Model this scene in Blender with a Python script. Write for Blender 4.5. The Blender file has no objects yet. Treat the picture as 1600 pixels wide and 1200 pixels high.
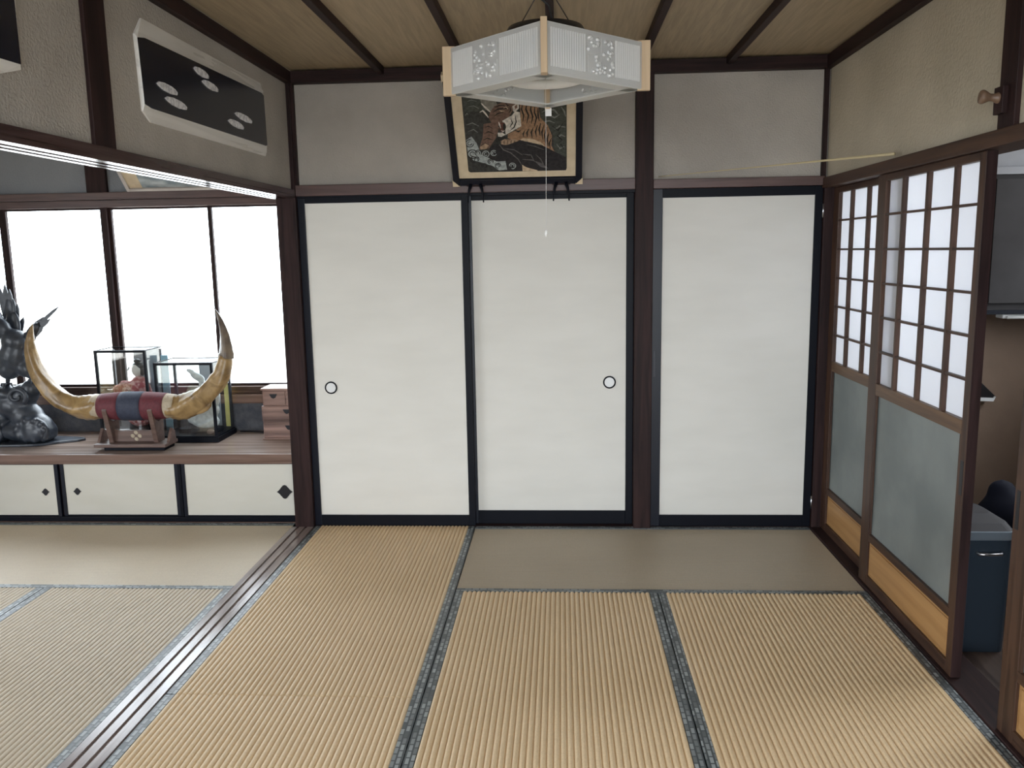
import bpy, bmesh, math, random
from mathutils import Vector, Matrix, Euler
PI = math.pi
random.seed(7)
SC = bpy.context.scene
COL = SC.collection

# ------------------------------------------------------------------ camera
pitch, yaw, roll, CAM_H, FPX = .1581, .0603, -.0173, 1.501, 1298.2
fwd = Vector((-math.sin(yaw)*math.cos(pitch), math.cos(yaw)*math.cos(pitch), -math.sin(pitch)))
rt = Vector((math.cos(yaw), math.sin(yaw), 0))
up = rt.cross(fwd)
r2 = math.cos(roll)*rt + math.sin(roll)*up
u2 = -math.sin(roll)*rt + math.cos(roll)*up
cd = bpy.data.cameras.new('camera')
cam = bpy.data.objects.new('camera', cd)
COL.objects.link(cam)
cam.matrix_world = Matrix(((r2.x, u2.x, -fwd.x, 0), (r2.y, u2.y, -fwd.y, 0), (r2.z, u2.z, -fwd.z, CAM_H), (0, 0, 0, 1)))
cd.sensor_fit = 'HORIZONTAL'
cd.sensor_width = 36.0
cd.lens = 36.0*FPX/1600.0
cd.clip_start = .05
SC.camera = cam

# ------------------------------------------------------------------ world, exposure
SKY = (.87, .935, 1.0)
w = bpy.data.worlds.new('overcast_sky')
SC.world = w
w.use_nodes = True
bgn = w.node_tree.nodes['Background']
bgn.inputs[0].default_value = (*SKY, 1)
bgn.inputs[1].default_value = 8.0
SC.view_settings.view_transform = 'Standard'
SC.view_settings.look = 'None'
SC.view_settings.exposure = 0.42
SC.view_settings.gamma = 1.0
SC.view_settings.use_curve_mapping = False
cy = SC.cycles
cy.use_denoising = True
try:
    cy.denoiser = 'OPENIMAGEDENOISE'
    cy.denoising_input_passes = 'RGB_ALBEDO_NORMAL'
except Exception:
    pass
cy.max_bounces = 10
cy.diffuse_bounces = 6
cy.glossy_bounces = 4
cy.transmission_bounces = 8
cy.transparent_max_bounces = 16
cy.sample_clamp_indirect = 8.0
cy.caustics_reflective = False
cy.caustics_refractive = False

def portal(name, cx, cyy, cz, sx, sz, rot):
    l = bpy.data.lights.new(name, 'AREA')
    l.shape = 'RECTANGLE'; l.size = sx; l.size_y = sz
    l.cycles.is_portal = True
    o = bpy.data.objects.new(name, l)
    COL.objects.link(o)
    o.location = (cx, cyy, cz); o.rotation_euler = rot
    return o
VX0, VX1, VZ0, VZ1, VY = -1.30, 1.25, .10, 2.15, -.60
# daylight enters by these openings (portals only guide the sampling of the sky)
portal('window_portal', -3.0, 5.20, 1.25, 2.8, 1.15, (-PI/2, 0, 0))
SY0, SY1, SZ0, SZ1 = .1, 2.6, .45, 1.95
portal('side_portal', -4.8, (SY0+SY1)/2, (SZ0+SZ1)/2, SY1-SY0, SZ1-SZ0, (PI/2, 0, -PI/2))
KY0, KY1, KZ0, KZ1 = 2.90, 4.30, 1.20, 2.30
portal('corridor_portal', 2.95, (KY0+KY1)/2, (KZ0+KZ1)/2, KY1-KY0, KZ1-KZ0, (PI/2, 0, PI/2))
portal('veranda_portal', (VX0+VX1)/2, VY-.06, (VZ0+VZ1)/2, VX1-VX0, VZ1-VZ0, (PI/2, 0, 0))

# ------------------------------------------------------------------ materials
MATS = {}
def nt(name):
    m = bpy.data.materials.new(name); m.use_nodes = True
    MATS[name] = m
    n = m.node_tree.nodes; l = m.node_tree.links
    return m, n, l, n['Principled BSDF']
def plain(name, col, rough=.5, metal=0, spec=.5, **kw):
    m, n, l, b = nt(name)
    b.inputs['Base Color'].default_value = (*col, 1)
    b.inputs['Roughness'].default_value = rough
    b.inputs['Metallic'].default_value = metal
    b.inputs['Specular IOR Level'].default_value = spec
    for k, v in kw.items(): b.inputs[k.replace('_', ' ')].default_value = v
    return m
def noisy(name, c1, c2, scale=(1, 1, 1), nscale=6, detail=6, rough=(.4, .6), bump=.0, bdist=.01, spec=.5, dist=0, lo=.35, hi=.65, bump_scale=None, coat=0):
    m, n, l, b = nt(name)
    tc = n.new('ShaderNodeTexCoord'); mp = n.new('ShaderNodeMapping')
    mp.inputs['Scale'].default_value = scale
    l.new(tc.outputs['Object'], mp.inputs['Vector'])
    no = n.new('ShaderNodeTexNoise'); no.inputs['Scale'].default_value = nscale
    no.inputs['Detail'].default_value = detail; no.inputs['Distortion'].default_value = dist
    l.new(mp.outputs[0], no.inputs['Vector'])
    cr = n.new('ShaderNodeValToRGB')
    cr.color_ramp.elements[0].position = lo; cr.color_ramp.elements[0].color = (*c1, 1)
    cr.color_ramp.elements[1].position = hi; cr.color_ramp.elements[1].color = (*c2, 1)
    l.new(no.outputs['Fac'], cr.inputs[0]); l.new(cr.outputs[0], b.inputs['Base Color'])
    mr = n.new('ShaderNodeMapRange')
    mr.inputs['To Min'].default_value = rough[0]; mr.inputs['To Max'].default_value = rough[1]
    l.new(no.outputs['Fac'], mr.inputs['Value']); l.new(mr.outputs[0], b.inputs['Roughness'])
    b.inputs['Specular IOR Level'].default_value = spec
    b.inputs['Coat Weight'].default_value = coat
    if bump:
        bp = n.new('ShaderNodeBump'); bp.inputs['Strength'].default_value = bump; bp.inputs['Distance'].default_value = bdist
        src = no
        if bump_scale:
            src = n.new('ShaderNodeTexNoise'); src.inputs['Scale'].default_value = bump_scale; src.inputs['Detail'].default_value = 4
            l.new(tc.outputs['Object'], src.inputs['Vector'])
        l.new(src.outputs['Fac'], bp.inputs['Height']); l.new(bp.outputs[0], b.inputs['Normal'])
    return m
def wood(name, c1, c2, axis='z', rough=(.3, .45), sc=40, bump=.15, spec=.5):
    s = {'x': (.06, 1, 1), 'y': (1, .06, 1), 'z': (1, 1, .06)}[axis]
    return noisy(name, c1, c2, scale=s, nscale=sc, detail=8, rough=rough, bump=bump, bdist=.002, dist=.6, spec=spec)

DK1, DK2 = (.018, .010, .010), (.038, .020, .019)
for a in 'xyz':
    wood('dark_wood_'+a, DK1, DK2, a, (.45, .6), spec=.14)
    wood('brown_wood_'+a, (.036, .017, .011), (.080, .040, .024), a, (.4, .55), spec=.35)
wood('rail_wood_toplit', (.075, .040, .022), (.15, .085, .046), 'y', (.4, .5), spec=.4)  # lighter brown wood: light falling from above is put into the colour
wood('sill_wood', (.20, .15, .135), (.30, .24, .22), 'y', (.14, .26), spec=.8)
wood('kamoi_wood', (.045, .025, .025), (.08, .05, .05), 'y', (.12, .22), spec=.6)
wood('lintel_wood', (.075, .042, .038), (.12, .07, .062), 'x', (.35, .5))
wood('ceiling_wood', (.36, .285, .185), (.46, .37, .25), 'y', (.5, .65), sc=55, bump=.05)
wood('ceiling_wood_b', (.33, .26, .17), (.43, .345, .23), 'y', (.5, .65), sc=65, bump=.05)
wood('counter_wood', (.22, .16, .13), (.34, .26, .22), 'x', (.16, .28), sc=25, bump=.05)
wood('counter_edge_wood', (.13, .075, .055), (.21, .13, .10), 'x', (.3, .45))
wood('orange_panel', (.36, .19, .07), (.46, .26, .105), 'y', (.32, .45), sc=22, bump=.05)
wood('pale_wood', (.50, .36, .22), (.62, .47, .30), 'z', (.45, .6))
wood('chest_wood', (.11, .062, .05), (.34, .21, .17), 'x', (.4, .55), sc=22, bump=.2)
wood('stand_wood', (.10, .06, .05), (.17, .11, .09), 'x', (.35, .5))
wood('corridor_floor_wood', (.05, .03, .022), (.085, .055, .04), 'y', (.3, .45))
noisy('plaster', (.39, .36, .32), (.50, .465, .415), nscale=2.2, detail=8, rough=(.85, .95), bump=.75, bdist=.006, bump_scale=120, spec=.2)
noisy('plaster_flare_tint', (.22, .24, .27), (.29, .31, .34), nscale=2.2, detail=8, rough=(.85, .95), bump=.5, bdist=.006, bump_scale=90, spec=.2)  # blue window flare and backlit dimness mixed into the plaster colour
noisy('plaster_backlit', (.085, .09, .105), (.13, .135, .15), nscale=20, detail=8, rough=(.85, .95), bump=.8, bdist=.006, bump_scale=120, spec=.2)  # backlit shade below the windows, painted into the plaster colour
noisy('plaster_warm', (.45, .40, .31), (.56, .50, .395), nscale=1.8, detail=8, rough=(.85, .95), bump=.6, bdist=.006, bump_scale=90, spec=.2)
noisy('plaster_corridor', (.20, .135, .095), (.27, .19, .135), nscale=2.0, detail=6, rough=(.8, .9), bump=.2, bdist=.004, bump_scale=60)
noisy('fusuma_paper', (.71, .695, .645), (.75, .735, .685), scale=(.3, 1, 1), nscale=8, rough=(.75, .85), bump=.05, bdist=.001, bump_scale=220, spec=.25)
noisy('cabinet_paper', (.62, .60, .53), (.66, .64, .575), scale=(.3, 1, 1), nscale=8, rough=(.75, .85), spec=.25)
plain('lacquer', (.004, .005, .009), .45, spec=.13)
plain('lacquer_edge', (.007, .009, .017), .35, spec=.28)
plain('iron', (.03, .03, .035), .4, .6)
plain('steel', (.6, .6, .62), .3, 1)
plain('white_plastic', (.8, .8, .78), .4)
plain('pull_white', (.78, .79, .79), .35)
plain('black_plastic', (.012, .012, .014), .4)
plain('shoji_paper_plain', (.80, .81, .83), .85, spec=.2)

# tatami reed
def reed(name, c1, c2, c3):
    m, n, l, b = nt(name)
    tc = n.new('ShaderNodeTexCoord')
    no = n.new('ShaderNodeTexNoise'); no.inputs['Scale'].default_value = 1.6; no.inputs['Detail'].default_value = 3
    l.new(tc.outputs['Object'], no.inputs['Vector'])
    cr = n.new('ShaderNodeValToRGB')
    cr.color_ramp.elements[0].position = .3; cr.color_ramp.elements[0].color = (*c1, 1)
    cr.color_ramp.elements[1].position = .7; cr.color_ramp.elements[1].color = (*c2, 1)
    l.new(no.outputs['Fac'], cr.inputs[0])
    n2 = n.new('ShaderNodeTexNoise'); n2.inputs['Scale'].default_value = 180; n2.inputs['Detail'].default_value = 2
    l.new(tc.outputs['Object'], n2.inputs['Vector'])
    mx = n.new('ShaderNodeMixRGB'); mx.blend_type = 'MIX'
    mr = n.new('ShaderNodeMapRange'); mr.inputs['From Min'].default_value = .35; mr.inputs['From Max'].default_value = .75
    mr.inputs['To Min'].default_value = 0; mr.inputs['To Max'].default_value = .45
    l.new(n2.outputs['Fac'], mr.inputs['Value']); l.new(mr.outputs[0], mx.inputs[0])
    l.new(cr.outputs[0], mx.inputs[1]); mx.inputs[2].default_value = (*c3, 1)
    l.new(mx.outputs[0], b.inputs['Base Color'])
    b.inputs['Roughness'].default_value = .46
    b.inputs['Specular IOR Level'].default_value = .45
    bp = n.new('ShaderNodeBump'); bp.inputs['Strength'].default_value = .25; bp.inputs['Distance'].default_value = .001
    l.new(n2.outputs['Fac'], bp.inputs['Height']); l.new(bp.outputs[0], b.inputs['Normal'])
    return m
reed('reed', (.69, .515, .305), (.77, .59, .37), (.56, .40, .225))
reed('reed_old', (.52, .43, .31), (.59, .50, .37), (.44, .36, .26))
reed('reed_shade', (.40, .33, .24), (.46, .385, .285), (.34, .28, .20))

def heri(name, axis):
    m, n, l, b = nt(name)
    tc = n.new('ShaderNodeTexCoord'); mp = n.new('ShaderNodeMapping')
    if axis == 'y': mp.inputs['Rotation'].default_value = (0, 0, PI/2)
    l.new(tc.outputs['Object'], mp.inputs['Vector'])
    br = n.new('ShaderNodeTexBrick')
    br.inputs['Color1'].default_value = (.060, .072, .074, 1)
    br.inputs['Color2'].default_value = (.34, .37, .37, 1)
    br.inputs['Mortar'].default_value = (.035, .045, .05, 1)
    br.inputs['Scale'].default_value = 1.0
    br.inputs['Brick Width'].default_value = .034
    br.inputs['Row Height'].default_value = .0165
    br.inputs['Mortar Size'].default_value = .0030
    br.inputs['Bias'].default_value = -.05
    l.new(mp.outputs[0], br.inputs['Vector'])
    l.new(br.outputs['Color'], b.inputs['Base Color'])
    b.inputs['Roughness'].default_value = .42
    b.inputs['Specular IOR Level'].default_value = .9
    bp = n.new('ShaderNodeBump'); bp.inputs['Strength'].default_value = .4; bp.inputs['Distance'].default_value = .001
    l.new(br.outputs['Fac'], bp.inputs['Height']); bp.invert = True
    l.new(bp.outputs[0], b.inputs['Normal'])
    return m
heri('heri_x', 'x'); heri('heri_y', 'y')

def mixmat(name, parts):
    """parts: list of (shader node type, color, roughness, weight)"""
    m = bpy.data.materials.new(name); m.use_nodes = True; MATS[name] = m
    n = m.node_tree.nodes; l = m.node_tree.links
    n.remove(n['Principled BSDF']); out = n['Material Output']
    prev = None; tot = 0
    for typ, colr, rough, wgt in parts:
        s = n.new(typ)
        s.inputs['Color'].default_value = (*colr, 1)
        if 'Roughness' in s.inputs and rough is not None: s.inputs['Roughness'].default_value = rough
        if prev is None: prev = s; tot = wgt
        else:
            mx = n.new('ShaderNodeMixShader'); tot += wgt
            mx.inputs[0].default_value = wgt/tot
            l.new(prev.outputs[0], mx.inputs[1]); l.new(s.outputs[0], mx.inputs[2]); prev = mx
    l.new(prev.outputs[0], out.inputs['Surface'])
    return m
TR, GL, DF, TL = 'ShaderNodeBsdfTransparent', 'ShaderNodeBsdfGlossy', 'ShaderNodeBsdfDiffuse', 'ShaderNodeBsdfTranslucent'
mixmat('window_glass', [(TR, (.97, .985, .99), None, .94), (GL, (1, 1, 1), .02, .06)])
mixmat('case_glass', [(TR, (.97, .99, .99), None, .90), (GL, (1, 1, 1), .02, .10)])
mixmat('acrylic', [(TR, (.95, .97, .97), None, .26), (DF, (.97, .98, .98), None, .34), (TL, (.97, .98, .98), None, .28), (GL, (1, 1, 1), .12, .12)])
mixmat('acrylic_rib', [(TR, (.92, .94, .94), None, .20), (DF, (.97, .98, .98), None, .42), (TL, (.97, .98, .98), None, .18), (GL, (1, 1, 1), .08, .20)])
mixmat('acrylic_rim', [(TR, (.95, .96, .96), None, .15), (DF, (.95, .96, .95), None, .40), (TL, (.95, .97, .97), None, .35), (GL, (1, 1, 1), .2, .10)])
mixmat('shoji_paper', [(DF, (.90, .91, .94), None, .40), (TL, (.95, .96, .99), None, .60)])
fm = mixmat('frosted_glass', [(DF, (.24, .265, .26), None, .74), (TL, (.40, .43, .43), None, .12), (GL, (.9, .95, .95), .35, .11)])
def mottle(m):
    n = m.node_tree.nodes; l = m.node_tree.links
    d = [q for q in n if q.type == 'BSDF_DIFFUSE'][0]
    tc = n.new('ShaderNodeTexCoord'); no = n.new('ShaderNodeTexNoise'); no.inputs['Scale'].default_value = 2.6; no.inputs['Detail'].default_value = 7
    cr = n.new('ShaderNodeValToRGB')
    cr.color_ramp.elements[0].position = .35; cr.color_ramp.elements[0].color = (.16, .18, .18, 1)
    cr.color_ramp.elements[1].position = .65; cr.color_ramp.elements[1].color = (.27, .295, .285, 1)
    l.new(tc.outputs['Object'], no.inputs['Vector']); l.new(no.outputs['Fac'], cr.inputs[0]); l.new(cr.outputs[0], d.inputs['Color'])
mottle(fm)

# ------------------------------------------------------------------ object helpers
ORG = {}
def tag(o, label=None, cat=None, group=None, kind=None):
    if label: o['label'] = label
    if cat: o['category'] = cat
    if group: o['group'] = group
    if kind: o['kind'] = kind
    return o
def thing(name, label, cat, loc=(0, 0, 0), rot=None, group=None, kind=None):
    o = bpy.data.objects.new(name, None); COL.objects.link(o)
    o.empty_display_size = .05
    o.location = loc
    if rot: o.rotation_euler = rot; ORG[o.name] = Vector((0, 0, 0))   # rotated things are built in local coordinates
    else: ORG[o.name] = Vector(loc)
    return tag(o, label, cat, group, kind)
def local(o):
    ORG[o.name] = Vector((0, 0, 0)); return o

class MB:
    def __init__(s): s.v = []; s.f = []; s.m = []; s.mi = 0; s.sm = []
    def mat(s, i): s.mi = i; return s
    def add(s, vs, fs, smooth=False):
        b = len(s.v); s.v += [tuple(p) for p in vs]
        for f in fs: s.f.append(tuple(i+b for i in f)); s.m.append(s.mi); s.sm.append(smooth)
        return s
    def box(s, x0, x1, y0, y1, z0, z1):
        x0, x1 = min(x0, x1), max(x0, x1); y0, y1 = min(y0, y1), max(y0, y1); z0, z1 = min(z0, z1), max(z0, z1)
        return s.add([(x0, y0, z0), (x1, y0, z0), (x1, y1, z0), (x0, y1, z0), (x0, y0, z1), (x1, y0, z1), (x1, y1, z1), (x0, y1, z1)],
                     [(0, 3, 2, 1), (4, 5, 6, 7), (0, 1, 5, 4), (1, 2, 6, 5), (2, 3, 7, 6), (3, 0, 4, 7)])
    def prism(s, poly, axis, d0, d1):
        """poly: list of 2-D points in the plane across axis (x: (y,z), y: (x,z), z: (x,y))"""
        def P(a, b, d): return {'x': (d, a, b), 'y': (a, d, b), 'z': (a, b, d)}[axis]
        n = len(poly)
        vs = [P(a, b, d0) for a, b in poly] + [P(a, b, d1) for a, b in poly]
        fs = [tuple(range(n))[::-1], tuple(range(n, 2*n))] + [(i, (i+1) % n, n+(i+1) % n, n+i) for i in range(n)]
        return s.add(vs, fs)
    def tube(s, path, radii, n=10, cap=True, squash=None):
        path = [Vector(p) for p in path]
        if not hasattr(radii, '__len__'): radii = [radii]*len(path)
        b = []; ref = None
        for i, p in enumerate(path):
            t = (path[min(i+1, len(path)-1)]-path[max(i-1, 0)]).normalized()
            if ref is None:
                ref = Vector((0, 1, 0)) if abs(t.y) < .9 else Vector((0, 0, 1))
            u = (ref - t*ref.dot(t)).normalized(); v = t.cross(u); ref = u
            r = radii[i]
            for k in range(n):
                a = 2*PI*k/n
                q = squash(i, a) if squash else 1.0
                b.append(p + (u*math.cos(a) + v*math.sin(a))*r*q)
        fs = []
        for i in range(len(path)-1):
            for k in range(n):
                fs.append((i*n+k, i*n+(k+1) % n, (i+1)*n+(k+1) % n, (i+1)*n+k))
        if cap:
            fs.append(tuple(range(n))[::-1]); fs.append(tuple(range((len(path)-1)*n, len(path)*n)))
        return s.add(b, fs, True)
    def lathe(s, prof, n=24, c=(0, 0, 0), axis='z'):
        """prof: list of (r, h)"""
        vs = []
        for r, h in prof:
            for k in range(n):
                a = 2*PI*k/n; p = (r*math.cos(a), r*math.sin(a), h)
                if axis == 'y': p = (p[0], p[2], p[1])
                if axis == 'x': p = (p[2], p[0], p[1])
                vs.append((p[0]+c[0], p[1]+c[1], p[2]+c[2]))
        fs = []
        for i in range(len(prof)-1):
            for k in range(n): fs.append((i*n+k, i*n+(k+1) % n, (i+1)*n+(k+1) % n, (i+1)*n+k))
        s.add(vs, fs, True)
        b = len(s.v)-len(vs)
        s.f.append(tuple(b+k for k in range(n))[::-1]); s.m.append(s.mi); s.sm.append(False)
        e = len(s.v)-n
        s.f.append(tuple(e+k for k in range(n))); s.m.append(s.mi); s.sm.append(False)
        return s
    def ell(s, c, r, rot=(0, 0, 0), n=14, m=9):
        E = Euler(rot).to_matrix(); vs = []; fs = []
        for i in range(m+1):
            th = PI*i/m
            for k in range(n):
                a = 2*PI*k/n
                p = E @ Vector((r[0]*math.sin(th)*math.cos(a), r[1]*math.sin(th)*math.sin(a), r[2]*math.cos(th)))
                vs.append((p.x+c[0], p.y+c[1], p.z+c[2]))
        for i in range(m):
            for k in range(n): fs.append((i*n+k, (i+1)*n+k, (i+1)*n+(k+1) % n, i*n+(k+1) % n))
        return s.add(vs, fs, True)
    def build(s, name, mats, parent=None, bevel=0, seg=2, label=None, merge=False):
        me = bpy.data.meshes.new(name)
        o = bpy.data.objects.new(name, me); COL.objects.link(o)
        off = ORG.get(parent.name, Vector((0, 0, 0))) if parent else Vector((0, 0, 0))
        me.from_pydata([(p[0]-off.x, p[1]-off.y, p[2]-off.z) for p in s.v], [], s.f)
        if isinstance(mats, str): mats = [mats]
        for mm in mats: me.materials.append(MATS[mm])
        me.polygons.foreach_set('material_index', s.m)
        me.polygons.foreach_set('use_smooth', s.sm)
        bm = bmesh.new(); bm.from_mesh(me)
        if merge: bmesh.ops.remove_doubles(bm, verts=bm.verts, dist=1e-5)
        bmesh.ops.recalc_face_normals(bm, faces=bm.faces)
        if bevel:
            bmesh.ops.bevel(bm, geom=[e for e in bm.edges if len(e.link_faces) == 2 and e.calc_face_angle(0) > .6], offset=bevel, segments=seg, affect='EDGES', profile=.6)
        bm.to_mesh(me); bm.free(); me.update()
        if parent:
            o.parent = parent; ORG[o.name] = off
        if label: o['label'] = label
        return o
def box(name, mat, parent, x0, x1, y0, y1, z0, z1, bevel=0, label=None):
    return MB().box(x0, x1, y0, y1, z0, z1).build(name, mat, parent, bevel, label=label)
def remeshed(o, voxel, smooth=4):
    m = o.modifiers.new('r', 'REMESH'); m.mode = 'VOXEL'; m.voxel_size = voxel; m.use_smooth_shade = True
    s = o.modifiers.new('s', 'SMOOTH'); s.iterations = smooth; s.factor = .5
    dg = bpy.context.evaluated_depsgraph_get()
    me = bpy.data.meshes.new_from_object(o.evaluated_get(dg))
    old = o.data; o.modifiers.clear(); o.data = me
    me.polygons.foreach_set('use_smooth', [True]*len(me.polygons))
    if not me.materials and old.materials: me.materials.append(old.materials[0])
    return o

# ================================================================== THE SETTING
XL, XR, D, ZC = -1.385, 1.335, 4.41, 2.44
st_ = lambda n, l, c: thing(n, l, c, (0, 0, 0), kind='structure')

fl = box('floor', 'corridor_floor_wood', None, -4.8, 2.9, -1.6, 5.3, -.16, -.05)
tag(fl, 'dark brown wooden floor boards under the mats and in the corridor', 'floor', kind='structure')
gr = box('outside_ground', 'plaster', None, -20, 14, -16, 24, -.7, -.6)
tag(gr, 'pale ground outside beyond the bright windows', 'ground', kind='structure')

# ceiling: boards and battens
ce = st_('ceiling', 'brown board ceiling crossed by dark battens', 'ceiling')
BX = [-1.385, -.905, -.470, -.035, .405, .845, 1.335]
for i in range(6):
    box('ceiling_board', 'ceiling_wood' if i % 2 else 'ceiling_wood_b', ce, BX[i]+.002, BX[i+1]-.002, -1.55, D+.05, ZC, ZC+.02)
for x in BX[1:-1]:
    box('batten', 'dark_wood_y', ce, x-.016, x+.016, -1.55, D-.035, ZC-.038, ZC, .003)
box('upper_slab', 'ceiling_wood', ce, -4.8, 2.9, -1.6, 5.3, ZC+.05, ZC+.12)
box('ceiling_board', 'ceiling_wood_b', ce, -4.7, -1.50, -1.55, 5.15, ZC, ZC+.02)
box('ceiling_board', 'ceiling_wood_b', ce, 1.47, 2.8, -1.55, 5.2, ZC, ZC+.02)

# far wall of the room
wb = st_('wall_back', 'grey plaster wall strips above the sliding doors with dark posts', 'wall')
box('plaster_panel', 'plaster', wb, XL-.02, .385, D+.015, D+.05, 1.85, ZC)
box('plaster_panel', 'plaster', wb, .477, XR+.02, D+.015, D+.05, 1.84, ZC)
box('closet_back', 'plaster', wb, XL-.1, XR+.15, D+.10, D+.14, -.05, ZC)
box('cornice', 'dark_wood_x', wb, XL-.02, XR+.02, D-.035, D+.03, 2.372, 2.432, .003)
box('post', 'dark_wood_z', wb, .385, .477, D-.03, D+.08, -.05, 2.375, .004)
box('post', 'dark_wood_z', wb, -1.49, XL, D-.03, D+.075, -.05, ZC, .004)
box('corner_batten', 'dark_wood_z', wb, 1.322, 1.345, D-.005, D+.03, 1.84, 2.40)
box('corner_post', 'dark_wood_z', wb, 1.338, 1.40, D-.02, D+.08, -.05, 1.83, .003)
box('corner_batten', 'dark_wood_z', wb, XL-.015, XL+.012, D-.015, D+.03, 1.84, 2.40)
box('lintel', 'lintel_wood', wb, XL, .385, D-.025, D+.08, 1.806, 1.862, .003)
box('lintel', 'lintel_wood', wb, .477, 1.335, D-.025, D+.08, 1.806, 1.852, .003)
box('lintel_shade_strip', 'lacquer', wb, XL, .385, D-.005, D+.06, 1.792, 1.806)
box('threshold', 'dark_wood_x', wb, XL, .385, D-.005, D+.09, -.05, .002)
box('threshold', 'dark_wood_x', wb, .477, 1.34, D-.005, D+.09, -.05, .002)

# three papered doors of the closet: (x0, x1, paper x0, x1, paper z0, z1, plane)
def fusuma(nm, label, x0, x1, px0, px1, pz0, pz1, y0, ztop, pull=None, hinged=False):
    d = thing(nm, label, 'door', ((x0+x1)/2, y0, 0), kind='structure')
    z0 = .003
    box('paper_panel', 'fusuma_paper', d, px0-.004, px1+.004, y0+.006, y0+.020, pz0-.004, pz1+.004)
    box('stile', 'lacquer_edge', d, x0, px0, y0, y0+.026, z0, ztop, .002)
    box('stile', 'lacquer', d, px1, x1, y0, y0+.026, z0, ztop, .002)
    box('rail', 'lacquer', d, px0, px1, y0, y0+.026, z0, pz0, .002)
    box('rail', 'lacquer', d, px0, px1, y0, y0+.026, pz1, ztop, .002)
    if pull:
        cx, cz = pull
        b = MB(); N = 32
        prof = [(.026, 0), (.026, -.006), (.0335, -.008), (.0345, -.004), (.0345, .004)]
        b.lathe([(r, y0+.004+h) for r, h in [(.0345, .004), (.0345, -.002), (.033, -.004), (.028, -.004), (.0262, 0), (.0262, .004)]], N, (cx, 0, cz), 'y')
        p = b.build('finger_pull', 'lacquer', d, label='round white finger pull with a black ring')
        MB().lathe([(.0265, y0+.0015), (.0265, y0+.004), (.0265, y0+.006)], N, (cx, 0, cz), 'y').build('pull_dish', 'pull_white', p)
    if hinged:
        for z in (1.68, .14):
            h = MB().lathe([(.005, z-.035), (.005, z+.035)], 10, (x1+.002, y0-.006, 0)).build('hinge', 'steel', d, label='small steel hinge')
        hb = MB().box(x0+.008, x0+.020, y0-.004, y0, .83, .97)
        hb.build('handle', 'iron', d, .001, label='slim dark handle plate')
    return d
fusuma('door_1', 'white papered sliding door beside the left post with its round pull at left', XL+.001, -.481, -1.347, -.517, .063, 1.769, D-.0, 1.797, (-1.257, .783))
fusuma('door_2', 'white papered sliding door under the tiger picture with its round pull at right', -.516, .384, -.467, .345, .079, 1.769, D+.034, 1.80, (.258, .796))
fusuma('door_3', 'narrow white papered door with hinges between the dark post and the corner', .478, 1.336, .528, 1.297, .066, 1.760, D, 1.805, None, True)

# left wall above the opening to the next room
wl = st_('wall_left', 'grey plaster strip above the opening to the next room', 'wall')
box('plaster_panel', 'plaster', wl, -1.475, -1.405, -1.55, 2.505, 1.835, ZC)
box('plaster_panel', 'plaster', wl, -1.475, -1.405, 2.625, D-.03, 1.835, ZC)
box('post', 'dark_wood_z', wl, -1.49, -1.392, 2.505, 2.625, 1.83, ZC, .003)
box('cornice', 'dark_wood_y', wl, -1.43, XL+.012, -1.55, D-.03, 2.372, 2.432, .003)
lin = MB()
for x0, x1 in ((-1.505, -1.482), (-1.462, -1.440), (-1.420, XL)): lin.box(x0, x1, -1.55, D-.03, 1.795, 1.812)
lin.box(-1.505, XL, -1.55, D-.03, 1.811, 1.838)
lin.build('grooved_lintel', 'kamoi_wood', wl)
sl = MB().box(-1.51, -1.388, -1.55, D-.03, -.05, -.004)
for x0, x1 in ((-1.51, -1.481), (-1.468, -1.436), (-1.423, -1.388)): sl.box(x0, x1, -1.55, D-.03, -.006, .004)
so = sl.build('trim_1', 'sill_wood', None)
tag(so, 'polished grooved wooden sill between the two matted rooms', 'sill', kind='structure')

# right wall above the lattice doors
wr = st_('wall_right', 'beige plaster wall above the lattice doors', 'wall')
box('plaster_panel', 'plaster_warm', wr, 1.352, 1.42, 2.715, D-.0, 1.835, ZC)
box('plaster_panel', 'plaster_warm', wr, 1.352, 1.42, -1.55, 2.62, 1.835, ZC)
box('post', 'dark_wood_z', wr, 1.335, 1.44, 2.62, 2.715, 1.838, ZC, .003)
box('cornice', 'dark_wood_y', wr, XR-.015, 1.39, -1.55, D-.03, 2.372, 2.432, .003)
box('lintel', 'brown_wood_y', wr, 1.325, 1.46, -1.55, D-.01, 1.792, 1.842, .003)
thr = MB().box(1.332, 1.47, -1.55, D-.02, -.05, .006).build('trim_2', 'dark_wood_y', None, .003)
tag(thr, 'dark wooden threshold under the lattice doors', 'sill', kind='structure')
box('lower_wall', 'plaster_warm', wr, 1.40, 1.44, -1.55, 1.45, 0, 1.80)
box('lower_wall', 'plaster', wr, 1.402, 1.46, D-.01, D+.7, -.05, ZC)

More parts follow.
